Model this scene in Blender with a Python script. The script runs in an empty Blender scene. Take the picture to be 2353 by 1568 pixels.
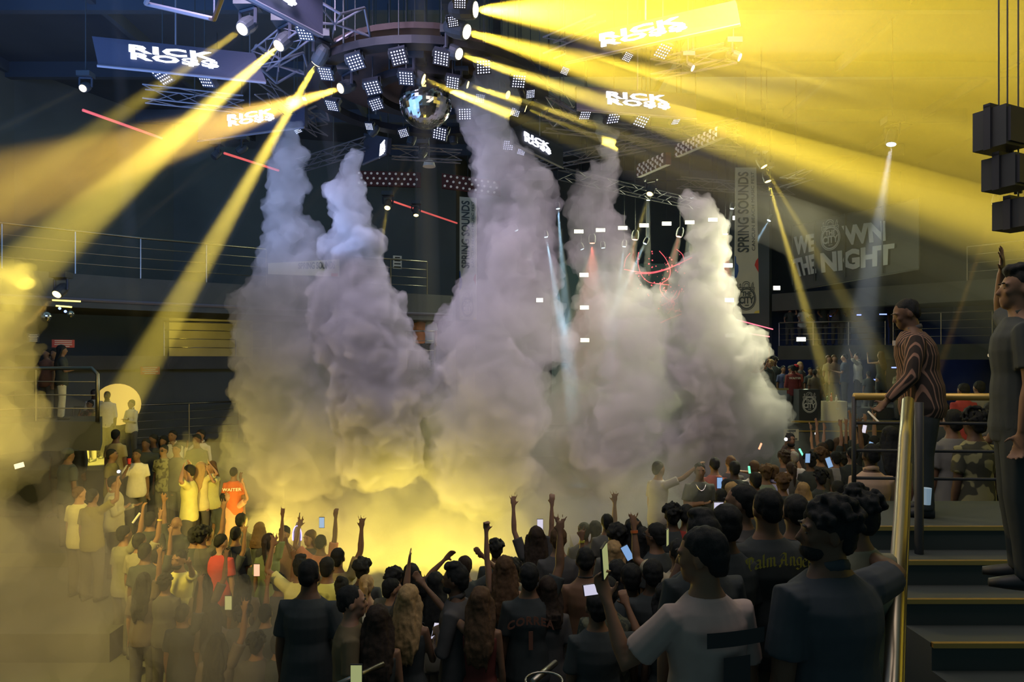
import bpy, bmesh, math, random
from mathutils import Vector, Matrix, Quaternion, noise
R = math.radians
PI = math.pi
rnd = random.Random(7)
sc = bpy.context.scene
COL = sc.collection

# ------------------------------------------------------------------ camera, world, exposure, large lights
CX, HY, F, CZ = 1176.5, 830.0, 1569.0, 4.2     # a level 24 mm lens, eye 4.2 m above the dance floor
cam = bpy.data.objects.new('camera', bpy.data.cameras.new('camera'))
COL.objects.link(cam)
cam.location = (0, 0, CZ); cam.rotation_euler = (R(90), 0, 0)
cam.data.lens = 24; cam.data.sensor_width = 36; cam.data.shift_y = (HY - 784) / 2353
cam.data.clip_start = 0.05; cam.data.clip_end = 200
sc.camera = cam
world = bpy.data.worlds.new('world'); sc.world = world; world.use_nodes = True
world.node_tree.nodes['Background'].inputs[0].default_value = (0.55, 0.95, 1.0, 1)
world.node_tree.nodes['Background'].inputs[1].default_value = 0.085
sc.view_settings.view_transform = 'Standard'; sc.view_settings.look = 'None'
sc.view_settings.exposure = 0.0; sc.view_settings.gamma = 1.0; sc.view_settings.use_curve_mapping = False
cy = sc.cycles
cy.max_bounces = 4; cy.diffuse_bounces = 1; cy.glossy_bounces = 2; cy.transmission_bounces = 2
cy.volume_bounces = 0; cy.transparent_max_bounces = 96; cy.use_denoising = True
cy.sample_clamp_indirect = 3; cy.sample_clamp_direct = 0
cy.caustics_reflective = False; cy.caustics_refractive = False

def W(px, py, d):
    """the point seen at photo pixel (px, py) standing d metres in front of the camera"""
    return Vector(((px - CX) / F * d, d, CZ + (HY - py) / F * d))
def WZ(px, py, z):
    """the point seen at (px, py) at height z"""
    return W(px, py, (z - CZ) * F / (HY - py))

def light(kind, name, loc, energy, color, target=None, size=None, spot=None, blend=0.5, size_y=None, parent=None, radius=0.05):
    L = bpy.data.lights.new(name, kind); L.energy = energy; L.color = color
    if kind == 'AREA':
        L.size = size
        if size_y: L.shape = 'RECTANGLE'; L.size_y = size_y
    else: L.shadow_soft_size = radius
    if kind == 'SPOT': L.spot_size = spot; L.spot_blend = blend
    o = bpy.data.objects.new(name, L); COL.objects.link(o); o.location = loc
    if target is not None: o.rotation_euler = (Vector(target) - Vector(loc)).to_track_quat('-Z', 'Y').to_euler()
    if parent: o.parent = parent; o.matrix_parent_inverse = Matrix.Translation(-Vector(parent.location))
    return o

LAV, YEL, ORA, STG, BLU = (0.72, 0.68, 1.0), (1.0, 0.75, 0.09), (1.0, 0.52, 0.07), (0.95, 1.0, 0.62), (0.45, 0.75, 1.0)
light('SPOT', 'front_wash', (-4.0, 7.0, 10.8), 6500, (0.80, 0.68, 1.0), (-1.8, 13.0, 6.0), spot=R(58), blend=1.0, radius=1.2)  # unseen light added on the camera side to brighten the smoke jets
light('SPOT', 'side_wash', (4.0, 7.5, 10.8), 4800, (1.0, 0.72, 0.86), (1.6, 13.5, 5.0), spot=R(58), blend=1.0, radius=1.2)  # second added light, tinting the right-hand smoke mauve
light('SPOT', 'jet_wash', (7.2, 14.6, 9.0), 5500, (1.0, 0.95, 0.55), (3.9, 13.2, 5.2), spot=R(50), blend=1.0, radius=0.3)
light('AREA', 'truss_wash', (1.5, 4.5, 8.5), 130, (1.0, 0.8, 0.7), (1.0, 8.0, 1), 4)
light('AREA', 'stage_wash', (5.0, 24, 8.5), 650, STG, (3.5, 14, 4), 6, size_y=2)
light('AREA', 'ceiling_wash', (-6.0, 9, 8.2), 600, (0.2, 0.42, 1.0), (-6.0, 12.0, 12), 7)
light('SPOT', 'stair_wash', (-1.5, 8.0, 6.5), 380, (1.0, 0.68, 0.28), (3.0, 4.6, 4.0), spot=R(34), blend=0.8, radius=0.15)
light('AREA', 'ceiling_fill', (-0.5, 13, 11.9), 260, (0.55, 0.95, 1.0), (-0.5, 13, 0), 24)  # broad teal fill added under the ceiling to lift the dark areas

# ------------------------------------------------------------------ materials
def mat(name, color, rough=0.7, metal=0.0, emit=None, strength=0.0, var=0.0, scale=8.0, bump=0.0, spec=0.3):
    m = bpy.data.materials.new(name); m.use_nodes = True
    nt = m.node_tree; b = nt.nodes['Principled BSDF']
    c = tuple(color) + (1,)
    b.inputs['Base Color'].default_value = c; b.inputs['Roughness'].default_value = rough
    b.inputs['Metallic'].default_value = metal; b.inputs['Specular IOR Level'].default_value = spec
    if emit is not None:
        b.inputs['Emission Color'].default_value = tuple(emit) + (1,); b.inputs['Emission Strength'].default_value = strength
        if strength < 6: m.cycles.emission_sampling = 'NONE'
    if var or bump:
        n = nt.nodes.new('ShaderNodeTexNoise'); n.inputs['Scale'].default_value = scale; n.inputs['Detail'].default_value = 2
        tc = nt.nodes.new('ShaderNodeTexCoord'); nt.links.new(tc.outputs['Object'], n.inputs['Vector'])
        if var:
            mx = nt.nodes.new('ShaderNodeMix'); mx.data_type = 'RGBA'
            mx.inputs[6].default_value = tuple(max(0, x * (1 - var)) for x in color) + (1,)
            mx.inputs[7].default_value = tuple(min(1, x * (1 + var)) for x in color) + (1,)
            nt.links.new(n.outputs['Fac'], mx.inputs[0]); nt.links.new(mx.outputs[2], b.inputs['Base Color'])
        if bump:
            bp = nt.nodes.new('ShaderNodeBump'); bp.inputs['Strength'].default_value = bump
            nt.links.new(n.outputs['Fac'], bp.inputs['Height']); nt.links.new(bp.outputs['Normal'], b.inputs['Normal'])
    return m
def volume_mat(name, color, density, g=0.0):
    m = bpy.data.materials.new(name); m.use_nodes = True; nt = m.node_tree; nt.nodes.clear()
    out = nt.nodes.new('ShaderNodeOutputMaterial'); v = nt.nodes.new('ShaderNodeVolumeScatter')
    v.inputs['Color'].default_value = tuple(color) + (1,); v.inputs['Density'].default_value = density; v.inputs['Anisotropy'].default_value = g
    nt.links.new(v.outputs[0], out.inputs['Volume'])
    m.cycles.homogeneous_volume = True
    return m
_mc = {}
def cmat(kind, color, **kw):
    """one material for each distinct kind and colour"""
    key = (kind,) + tuple(color) + tuple(sorted(kw.items()))
    if key not in _mc: _mc[key] = mat(kind, color, **kw)
    return _mc[key]

M_WALL = mat('dark_wall_paint', (0.10, 0.115, 0.115), 0.9, var=0.3, scale=0.6)
M_CEIL = mat('dark_ceiling_paint', (0.08, 0.10, 0.13), 0.9, var=0.3, scale=0.5)
M_FLOOR = mat('dark_club_floor', (0.08, 0.085, 0.085), 0.6, var=0.3, scale=1.5)
M_SLAB = mat('balcony_concrete', (0.085, 0.09, 0.085), 0.85, var=0.25, scale=1.2)
M_STEEL = mat('brushed_steel', (0.27, 0.26, 0.23), 0.35, 1.0)
M_TRUSS = mat('truss_aluminium', (0.17, 0.16, 0.19), 0.5, 0.4)
M_BLACK = mat('black_housing', (0.04, 0.045, 0.052), 0.5)
M_GREYH = mat('grey_housing', (0.03, 0.033, 0.045), 0.5)
M_SCREEN = mat('led_screen_face', (0.035, 0.037, 0.06), 0.6, var=0.1, scale=40)
M_TEXT = mat('lit_screen_letters', (1, 1, 1), 0.5, emit=(0.86, 0.88, 1.0), strength=1.9)
M_LED = mat('lit_led_dots', (1, 1, 1), 0.5, emit=(0.62, 0.66, 1.0), strength=4.5)
M_LEDB = mat('blue_indicator', (0.3, 0.4, 1), 0.5, emit=(0.25, 0.35, 1.0), strength=3.0)
M_LENSY = mat('lit_yellow_lens', (1, 1, 1), 0.5, emit=(1.0, 0.75, 0.22), strength=4.5)
M_LENSH = mat('lit_hot_lens', (1, 1, 1), 0.5, emit=(1.0, 0.93, 0.65), strength=5.5)
M_LENSB = mat('lit_blue_lens', (1, 1, 1), 0.5, emit=(0.55, 0.8, 1.0), strength=4.0)
M_LENSR = mat('lit_red_lens', (1, 1, 1), 0.5, emit=(1.0, 0.25, 0.18), strength=4.0)
M_BLIND = mat('lit_blinder_panel', (1, 1, 1), 0.5, emit=(1.0, 0.95, 0.7), strength=4.5)
M_GOLD = mat('brass_edge', (0.55, 0.38, 0.12), 0.4, 0.7)

# ------------------------------------------------------------------ mesh helpers
class S:
    """collects pieces of one mesh"""
    def __init__(s): s.v = []; s.f = []
    def add(s, vs, fs):
        n = len(s.v); s.v += [tuple(x) for x in vs]; s.f += [tuple(i + n for i in f) for f in fs]; return s
    def box(s, c, size, rot=None):
        hx, hy, hz = size[0] / 2, size[1] / 2, size[2] / 2
        vs = [Vector((x, y, z)) for x in (-hx, hx) for y in (-hy, hy) for z in (-hz, hz)]
        if rot is not None: vs = [rot @ v for v in vs]
        c = Vector(c)
        return s.add([c + v for v in vs], [(0, 1, 3, 2), (4, 6, 7, 5), (0, 4, 5, 1), (2, 3, 7, 6), (0, 2, 6, 4), (1, 5, 7, 3)])
    def tube(s, pts, rad, n=8, caps=True, flat=None):
        pts = [Vector(p) for p in pts]; k = len(pts)
        if not isinstance(rad, (list, tuple)): rad = [rad] * k
        vs = []; prev = None
        for i, p in enumerate(pts):
            t = (pts[min(i + 1, k - 1)] - pts[max(i - 1, 0)])
            if t.length < 1e-9: t = Vector((0, 0, 1))
            t.normalize()
            if prev is None:
                a = Vector((0, 0, 1)) if abs(t.z) < 0.9 else Vector((1, 0, 0))
                u = t.cross(a).normalized()
            else:
                u = (prev - t * prev.dot(t)).normalized()
            prev = u; w = t.cross(u)
            r = rad[i]; ru, rw = r if isinstance(r, (list, tuple)) else (r, r)
            vs += [p + u * (ru * math.cos(2 * PI * j / n)) + w * (rw * math.sin(2 * PI * j / n)) for j in range(n)]
        fs = [(i * n + j, i * n + (j + 1) % n, (i + 1) * n + (j + 1) % n, (i + 1) * n + j) for i in range(k - 1) for j in range(n)]
        if caps: fs += [tuple(reversed(range(n))), tuple((k - 1) * n + j for j in range(n))]
        return s.add(vs, fs)
    def rings(s, secs, n=16):
        """secs: (centre, half width vector, half depth vector), joined in order, capped"""
        vs = []
        for c, a, b in secs:
            c, a, b = Vector(c), Vector(a), Vector(b)
            vs += [c + a * math.cos(2 * PI * j / n) + b * math.sin(2 * PI * j / n) for j in range(n)]
        k = len(secs)
        fs = [(i * n + j, i * n + (j + 1) % n, (i + 1) * n + (j + 1) % n, (i + 1) * n + j) for i in range(k - 1) for j in range(n)]
        fs += [tuple(reversed(range(n))), tuple((k - 1) * n + j for j in range(n))]
        return s.add(vs, fs)
    def ball(s, c, r, n=12, m=8, rot=None):
        r = (r, r, r) if not isinstance(r, (list, tuple, Vector)) else r
        c = Vector(c); vs = []
        q = lambda v: c + (rot @ v if rot is not None else v)
        vs.append(q(Vector((0, 0, -r[2]))))
        for i in range(1, m):
            a = -PI / 2 + PI * i / m
            for j in range(n):
                b = 2 * PI * j / n
                vs.append(q(Vector((r[0] * math.cos(a) * math.cos(b), r[1] * math.cos(a) * math.sin(b), r[2] * math.sin(a)))))
        vs.append(q(Vector((0, 0, r[2]))))
        fs = [(0, 1 + (j + 1) % n, 1 + j) for j in range(n)]
        for i in range(m - 2):
            o = 1 + i * n
            fs += [(o + j, o + (j + 1) % n, o + n + (j + 1) % n, o + n + j) for j in range(n)]
        t = len(vs) - 1; o = 1 + (m - 2) * n
        fs += [(o + j, o + (j + 1) % n, t) for j in range(n)]
        return s.add(vs, fs)
    def prism(s, pts, z0, z1):
        """a flat outline in x,y pulled from z0 to z1"""
        n = len(pts)
        vs = [(p[0], p[1], z0) for p in pts] + [(p[0], p[1], z1) for p in pts]
        return s.add(vs, [tuple(reversed(range(n))), tuple(range(n, 2 * n))] + [(i, (i + 1) % n, n + (i + 1) % n, n + i) for i in range(n)])
    def disc(s, c, d, r, n=14):
        d = Vector(d).normalized(); a = Vector((0, 0, 1)) if abs(d.z) < 0.9 else Vector((1, 0, 0))
        u = d.cross(a).normalized(); w = d.cross(u); c = Vector(c)
        return s.add([c + u * r * math.cos(2 * PI * j / n) + w * r * math.sin(2 * PI * j / n) for j in range(n)], [tuple(range(n))])
    def mesh(s, name, smooth=False):
        me = bpy.data.meshes.new(name); me.from_pydata(s.v, [], s.f); me.update()
        if smooth: me.shade_smooth()
        return me
def tag(o, label=None, cat=None, group=None, kind=None):
    for k, v in (('label', label), ('category', cat), ('group', group), ('kind', kind)):
        if v: o[k] = v
    return o
def mk(name, shape, m, parent=None, loc=None, smooth=False, **t):
    me = shape.mesh(name, smooth) if isinstance(shape, S) else shape
    if m is not None and not me.materials: me.materials.append(m)
    o = bpy.data.objects.new(name, me); COL.objects.link(o)
    if parent: o.parent = parent
    if loc is not None: o.location = loc
    return tag(o, **t)
def empty(name, loc, rz=0.0, **t):
    o = bpy.data.objects.new(name, None); COL.objects.link(o); o.location = loc; o.rotation_euler = (0, 0, rz); o.empty_display_size = 0.1
    return tag(o, **t)
def copy_tree(o, parent=None):
    c = o.copy(); COL.objects.link(c)
    if parent: c.parent = parent
    for ch in [x for x in o.children if x.type in ('MESH', 'EMPTY')]: copy_tree(ch, c)
    return c
_jobs = []
def remesh_later(o, voxel, smooth=3, disp=None):
    """fuse the overlapping pieces of o into one surface; done for all objects together in bake()"""
    m = o.modifiers.new('fuse', 'REMESH'); m.mode = 'VOXEL'; m.voxel_size = voxel; m.use_smooth_shade = True
    if smooth:
        q = o.modifiers.new('soft', 'SMOOTH'); q.factor = 0.5; q.iterations = smooth
    _jobs.append((o, disp))
def bake():
    dg = bpy.context.evaluated_depsgraph_get(); dg.update()
    for o, disp in _jobs:
        old = o.data; me = bpy.data.meshes.new_from_object(o.evaluated_get(dg)); me.name = old.name
        o.modifiers.clear(); o.data = me
        if not me.materials:
            for m in old.materials: me.materials.append(m)
        bpy.data.meshes.remove(old)
        if disp: disp(me)
        me.shade_smooth()
    _jobs.clear()
_txt = {}
def text_mesh(body, size=1.0, bold=0.0, extrude=0.01, sx=1.0, spacing=1.0, line=0.8, res=3):
    """letters in the x,z plane, centred, as a mesh"""
    cu = bpy.data.curves.new('letters', 'FONT'); cu.body = body; cu.size = size; cu.offset = bold; cu.extrude = extrude
    cu.align_x = 'CENTER'; cu.align_y = 'CENTER'; cu.space_character = spacing; cu.space_line = line; cu.resolution_u = res
    o = bpy.data.objects.new('letters', cu); COL.objects.link(o)
    dg = bpy.context.evaluated_depsgraph_get(); dg.update()
    me = bpy.data.meshes.new_from_object(o.evaluated_get(dg)); bpy.data.objects.remove(o); me.materials.clear()
    me.transform(Matrix.Diagonal((sx, 1, 1, 1))); me.transform(Matrix.Rotation(PI / 2, 4, 'X')); me.name = 'letters'
    return me
# ------------------------------------------------------------------ the hall: floor tiers, walls, balconies
TIERS = [(0.45, 1.95, -1, 4.25, 1.72), (1.9, 8.0, 5.75, 8.6, 1.75), (1.1, 7.9, 8.6, 13, 0.9), (1.1, 1.9, 4.25, 8.6, 0.9), (-3.2, 1.1, 4.25, 7.0, 0.8),
         (-3.2, 1.1, 7.0, 9.0, 0.25), (-13, -5.6, 9.5, 12.6, 0.4), (-14, -5.0, 12.6, 15.6, 0.65), (-15, -5.2, 15.6, 21, 1.7), (8.2, 17.0, 20.3, 29, 2.35), (3.0, 7.95, 24.5, 29, 1.6)]
def level(x, y):
    for a, b, c, d, z in TIERS:
        if a <= x <= b and c <= y <= d: return z
    return 0.0
mk('floor', S().box((0.5, 14, -0.1), (34, 34, 0.2)), M_FLOOR, kind='structure')
for a, b, c, d, z in TIERS:
    mk('floor', S().box(((a + b) / 2, (c + d) / 2, z / 2), (b - a, d - c, z)), M_FLOOR, kind='structure')
s = S().box((0.5, 14, 12.6), (34, 34, 0.2))
for i in range(9): s.box((-0.5, 1 + i * 3.6, 12.3), (31, 0.18, 0.45))
for i in range(7): s.box((-14 + i * 4.6, 14, 12.35), (0.14, 33, 0.3))
mk('ceiling', s, M_CEIL, kind='structure')
mk('wall_back', S().box((0.5, 30.1, 6.2), (34, 0.3, 12.8)), M_WALL, kind='structure')
mk('wall_right', S().box((17.2, 14, 6.2), (0.3, 34, 12.8)), M_WALL, kind='structure')
def strip(path, z0, z1, back, name, m, **t):
    """a slab following path in plan (front edge), reaching `back` metres away from the hall centre"""
    s = S(); out = []
    for p in path:
        v = Vector((p[0], p[1] - 13)).normalized() * back; out.append((p[0] + v.x, p[1] + v.y))
    n = len(path); vs = [(p[0], p[1], z0) for p in path] + [(p[0], p[1], z1) for p in path] + [(p[0], p[1], z0) for p in out] + [(p[0], p[1], z1) for p in out]
    fs = []
    for i in range(n - 1):
        fs += [(i, i + 1, n + i + 1, n + i), (n + i, n + i + 1, 3 * n + i + 1, 3 * n + i), (2 * n + i, 3 * n + i, 3 * n + i + 1, 2 * n + i + 1), (i, 2 * n + i, 2 * n + i + 1, i + 1)]
    fs += [(0, n, 3 * n, 2 * n), (n - 1, 3 * n - 1, 4 * n - 1, 2 * n - 1)]
    s.add(vs, fs); return mk(name, s, m, **t)
LEFT = [(-13.6, 13.4), (-12.1, 16.2), (-9.9, 18.2), (-7.2, 20.0), (-5.0, 21.4), (-2.8, 22.5), (-2.0, 23.0)]
strip([(-15.9, 9), (-14.6, 15.4), (-14.0, 19.2), (-11.8, 23.8), (-7.6, 25.6), (-2.2, 26.8), (-1.6, 30)], 0, 12.5, 0.25, 'wall_left', M_WALL, kind='structure')
strip(LEFT, 5.55, 6.4, 3.2, 'floor', M_SLAB, kind='structure')
mk('trim_1', S().tube([(x * 1.0, y - 0.02, 5.75) for x, y in LEFT], 0.05, 6), M_TRUSS, kind='structure')
strip([(-12.6, 18.6), (-10.6, 21.0), (-8.8, 21.9)], 3.95, 4.35, 2.4, 'floor', M_SLAB, kind='structure')
strip([(-12.6, 19.0), (-10.6, 21.4), (-8.8, 22.3)], 1.7, 3.95, 0.2, 'wall_alcove', M_WALL, kind='structure')
RIGHT = [(9.97, 25.6), (13.2, 24.2), (17.0, 21.5)]
strip(RIGHT, 4.25, 4.77, 2.5, 'floor', M_SLAB, kind='structure')
UPR = [(9.9, 26.0), (14.2, 21.8), (17.0, 19.0)]
strip(UPR, 6.1, 6.75, 2.5, 'floor', M_SLAB, kind='structure')
strip([(8.4, 27.9), (8.6, 27.0), (9.8, 26.0)], 0, 12.5, 0.3, 'wall_stage_side', M_WALL, kind='structure')

def railing(path, z, label, h=1.08, bars=3, step=1.35, rb=0.014, rt=0.03, round_end=False, m=None):
    m = m or M_STEEL
    base = Vector((path[0][0], path[0][1], z)); root = empty('balcony_railing', base, label=label, cat='railing')
    P = [Vector((p[0], p[1], (p[2] if len(p) > 2 else z))) - base for p in path]
    up = Vector((0, 0, 1))
    top = [p + up * h for p in P]
    if round_end: top = top[:-1] + [top[-1] - (P[-1] - P[-2]).normalized() * 0.12, top[-1] - up * 0.12 + Vector((0, 0, 0)), P[-1]]
    mk('top_rail', S().tube(top, rt, 8), m, root, smooth=True)
    for k in range(bars): mk('bar', S().tube([p + up * h * (k + 1) / (bars + 1) for p in P], rb, 6), m, root, smooth=True)
    for a, b in zip(P, P[1:]):
        n = max(1, round((b - a).length / step))
        for i in range(n + (1 if b is P[-1] and not round_end else 0)):
            q = a.lerp(b, i / n); mk('post', S().tube([q, q + up * h], 0.022, 6), m, root)
    return root
railing([(x, y) for x, y in LEFT[:4]], 6.4, 'long curved steel railing of the upper left balcony', bars=3, step=1.35)
railing(LEFT[4:6], 6.4, 'steel railing of the upper balcony seen between two smoke jets', bars=3, step=1.1)
railing([(-10.75, 21.1), (-8.9, 22.0)], 4.35, 'short steel railing before the yellow lit alcove', bars=3, step=1.8)
railing([(-8.5, 22.2), (-7.9, 22.4)], 4.35, 'stub of steel railing at the edge of the first smoke jet', bars=3, step=1.8)
railing([(-12.2, 19.0), (-8.8, 22.0)], 1.7, 'straight steel railing on the low terrace below the alcove', h=1.2, bars=4, step=1.5)
railing([(-11.4, 11.5), (-9.9, 14.2), (-8.5, 14.0)], 2.95, 'rounded end steel railing of the lower left terrace', h=1.1, round_end=True, rt=0.04)
mk('floor', S().prism([(-15.8, 11.2), (-11.4, 11.3), (-9.8, 14.0), (-8.5, 14.1), (-9.3, 15.5), (-14.6, 15.4)], 2.35, 2.95), M_SLAB, kind='structure')
railing([(p[0], p[1]) for p in [(-9.6, 15.7), (-5.4, 15.7)]], 0.65, 'low steel railing on the step behind the seated guests', h=1.0, bars=1, step=2.2)
railing([(10.0, 25.55), (13.2, 24.15)], 4.77, 'steel railing of the right balcony with people leaning on it', h=.86, bars=3, step=1.2)
railing([(13.4, 24.0), (16.9, 21.55)], 4.77, 'dim steel railing far right behind the guards', bars=3, step=1.4)
railing([(14.4, 21.6), (16.9, 19.05)], 6.75, 'steel railing of the upper right balcony under the dark speakers', bars=3, step=1.6)
railing([(6.0, 28.0), (8.0, 27.2)], 4.0, 'little steel railing in the gap between two smoke plumes', h=1.0, step=0.9) if False else None
railing([(-3.5, 22.6), (-2.6, 22.9)], 3.9, 'short steel railing with three people in the gap between smoke plumes', h=1.3, bars=3, step=0.9)
strip([(-5.2, 22.2), (-2.4, 22.9)], 3.3, 3.9, 2.0, 'floor', M_SLAB, kind='structure')

# the yellow lit alcove behind the short railing
M_ALC = mat('alcove_panel', (0.3, 0.28, 0.2), 0.7, var=0.2, scale=2)
mk('wall_alcove_back', S().box((-10.2, 23.2, 5.0), (2.6, 0.12, 1.3), Matrix.Rotation(R(28), 3, 'Z')), M_ALC, kind='structure')
light('SPOT', 'alcove_lamp', (-10.6, 21.3, 5.45), 60, YEL, (-10.2, 23.0, 4.35), spot=R(120), blend=0.6)
light('SPOT', 'alcove_lamp', (-8.9, 21.8, 5.5), 30, YEL, (-8.8, 22.6, 4.4), spot=R(100), blend=0.6)
for x0, x1, y, lab in ((120, 185, 690, 'upper'), (128, 165, 703, 'lower')):
    a, b = W(x0, y, 15.4), W(x1, y + 3, 15.6)
    mk('light_strip', S().tube([a, b], 0.02, 6), mat('lit_yellow_strip', (1, 1, 1), emit=YEL, strength=2.2), label=lab + ' yellow light strip under the left balcony', cat='light strip')
for (x, y, r_, d_, lab) in ((105, 728, 12, 15.6, 'small yellow lit mirror ball under the left balcony'), (162, 722, 8, 16.2, 'tiny dim mirror ball beside the blue lamps on the left')):
    rr = r_ * d_ / F; s = S(); s.ball((0, 0, 0), rr, 18, 12); s2 = S().tube([(0, 0, rr), (0, 0, 5.55 - W(x, y, d_).z)], 0.008, 5)
    root = empty('mirror_ball', W(x, y, d_), label=lab, cat='mirror ball'); mk('ball', s, mat('mirror_tiles', (0.7, 0.7, 0.65), 0.12, 1.0), root); mk('cord', s2, M_BLACK, root)
for x, y in ((137, 709), (150, 716)): mk('indicator_lamp', S().ball(W(x, y, 15.3), 0.03, 8, 6), M_LEDB, label=('left' if x < 140 else 'right') + ' one of two tiny blue lamps under the left balcony', cat='lamp')

def plate_sign(px, py, w, h, d, col, ink, label, lines, rz=0.0, title=None):
    root = empty('wall_sign', W(px, py, d), rz, label=label, cat='sign')
    W_, H_ = w * d / F, h * d / F
    mk('plate', S().box((0, 0, 0), (W_, 0.03, H_)), col, root)
    s = S(); r2 = random.Random(px)
    for i in range(lines):
        z = H_ * (0.36 - 0.72 * i / max(1, lines - 1)); k = r2.uniform(0.55, 0.8)
        s.box((0, -0.018, z), (W_ * k, 0.006, H_ * 0.35 / lines))
    mk('lettering', s, ink, root); return root
M_REDP = mat('red_sign_plate', (0.42, 0.07, 0.05), 0.5); M_INK = mat('dark_ink', (0.02, 0.02, 0.02)); M_PALE = mat('pale_print', (0.6, 0.58, 0.5))
plate_sign(345, 852, 40, 18, 20.5, M_REDP, M_PALE, 'red notice plate on the dark wall below the alcove', 4, R(20))
plate_sign(145, 790, 44, 18, 14.9, M_REDP, M_PALE, 'red notice plate behind the guests on the left terrace', 4, R(40))
plate_sign(76, 777, 24, 20, 14.9, M_BLACK, M_PALE, 'small dark framed notice at the edge of the left smoke', 5, R(50))
plate_sign(913, 603, 20, 30, 23.5, M_PALE, M_INK, 'small pale notice behind the railing between two smoke jets', 4, R(20))

# red light strips along the left wall and beside the stage
M_NEON = mat('lit_red_strip', (1, .2, .2), emit=(1.0, 0.13, 0.12), strength=0.55); M_NEON2 = mat('bright_red_strip', (1, .2, .2), emit=(1.0, 0.12, 0.2), strength=2.0)
for (a, b, l_) in ((WZ(190, 253, 9.35), WZ(372, 318, 9.35), 'left of the first beams'), (WZ(515, 352, 9.35), WZ(640, 392, 9.35), 'between the beams'), (WZ(900, 462, 9.35), WZ(1050, 513, 9.35), 'right below the dotted sign')):
    mk('red_light_strip', S().tube([a, b], 0.03, 6), M_NEON, label='dim red light strip high on the left wall, ' + l_, cat='light strip')
for (a, b, l_) in ((W(1692, 735, 24.5), W(1776, 757, 25), 'upper, longer'), (W(1722, 767, 24.5), W(1768, 774, 25), 'lower, shorter')):
    mk('red_light_strip', S().tube([a, b], 0.02, 6), M_NEON2, label=l_ + ' bright red light strip beside the long banner', cat='light strip')

# ------------------------------------------------------------------ right side: slogan banner, blue bar, vip terrace
V3 = lambda *a: Vector(a)
def quad_map(me, corners, y_out=0.0):
    """lay a mesh made in the unit x,z square onto four corners TL, TR, BR, BL (bilinear), depth along the quad normal"""
    TL, TR, BR, BL = [Vector(c) for c in corners]; n = (TR - TL).cross(BL - TL).normalized()
    if n.y > 0: n = -n
    for v in me.vertices:
        u, w = v.co.x, v.co.z
        v.co = (BL.lerp(BR, u)).lerp(TL.lerp(TR, u), w) + n * (-v.co.y + y_out)
    return me
def fit(me, x0, x1, z0, z1, depth=0.004):
    xs = [v.co.x for v in me.vertices]; zs = [v.co.z for v in me.vertices]; ys = [v.co.y for v in me.vertices]
    a, b, c, d = min(xs), max(xs), min(zs), max(zs); e = max(abs(min(ys)), abs(max(ys)), 1e-6)
    for v in me.vertices: v.co = ((v.co.x - a) / (b - a) * (x1 - x0) + x0, v.co.y / e * depth, (v.co.z - c) / (d - c) * (z1 - z0) + z0)
    return me
def quad_shape(corners, th=0.05):
    TL, TR, BR, BL = [Vector(c) for c in corners]; n = (TR - TL).cross(BL - TL).normalized()
    if n.y > 0: n = -n
    q = [TL, TR, BR, BL]; vs = q + [p - n * th for p in q]
    return S().add(vs, [(0, 3, 2, 1), (4, 5, 6, 7), (0, 1, 5, 4), (1, 2, 6, 5), (2, 3, 7, 6), (3, 0, 4, 7)])
def city_logo():
    """round badge reading THE CITY with a bag of bottles above, in the unit x,z square"""
    s = S(); n = 40
    def ring(r0, r1, cx=0.5, cz=0.38):
        vs = []; fs = []
        for i in range(n):
            a = 2 * PI * i / n; vs += [(cx + r0 * math.cos(a), -0.003, cz + r0 * 0.9 * math.sin(a)), (cx + r1 * math.cos(a), -0.003, cz + r1 * 0.9 * math.sin(a))]
        for i in range(n):
            j = (i + 1) % n; fs.append((2 * i, 2 * i + 1, 2 * j + 1, 2 * j))
        s.add(vs, fs)
    ring(0.44, 0.47); ring(0.37, 0.42)
    def line(pts, w=0.012):
        for a, b in zip(pts, pts[1:]):
            d = Vector((b[0] - a[0], 0, b[1] - a[1])); 
            if d.length < 1e-6: continue
            q = Vector((-d.z, 0, d.x)).normalized() * w
            A, B_ = Vector((a[0], -0.004, a[1])), Vector((b[0], -0.004, b[1])); s.add([A - q, B_ - q, B_ + q, A + q], [(0, 1, 2, 3)])
    line([(0.13, 0.56), (0.08, 0.78), (0.90, 0.78), (0.86, 0.56)]); line([(0.12, 0.72), (0.88, 0.72)])
    line([(0.30, 0.78), (0.30, 0.93), (0.40, 0.99), (0.56, 0.99), (0.66, 0.93), (0.66, 0.78)]); line([(0.38, 0.80), (0.40, 0.90), (0.50, 0.93), (0.60, 0.90), (0.60, 0.80)])
    line([(0.17, 0.78), (0.14, 0.90), (0.20, 0.92), (0.22, 0.78)]); line([(0.74, 0.78), (0.78, 0.90), (0.84, 0.97)], 0.014); line([(0.82, 0.78), (0.86, 0.92)], 0.014)
    me = s.mesh('logo'); bm = bmesh.new(); bm.from_mesh(me)
    for body, x0, x1, z0, z1 in (('THE', 0.26, 0.74, 0.47, 0.64), ('CITY', 0.13, 0.87, 0.20, 0.46), ('CANCUN', 0.40, 0.60, 0.12, 0.16)):
        t = fit(text_mesh(body, 1, 0.035, 0.01), x0, x1, z0, z1, 0.006); bm.from_mesh(t)
    bm.to_mesh(me); bm.free(); return me
LOGO = city_logo()
def logo_on(corners, m, parent, base, y_out=0.01):
    me = LOGO.copy(); quad_map(me, corners, y_out); me.transform(Matrix.Translation(-base)); me.materials.clear()
    return mk('badge', me, m, parent)
def sub(c, u0, u1, v0, v1):
    """corners of a part of the quad; v counted from the bottom"""
    TL, TR, BR, BL = [Vector(x) for x in c]; P = lambda u, v: BL.lerp(BR, u).lerp(TL.lerp(TR, u), v)
    return [P(u0, v1), P(u1, v1), P(u1, v0), P(u0, v0)]
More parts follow.
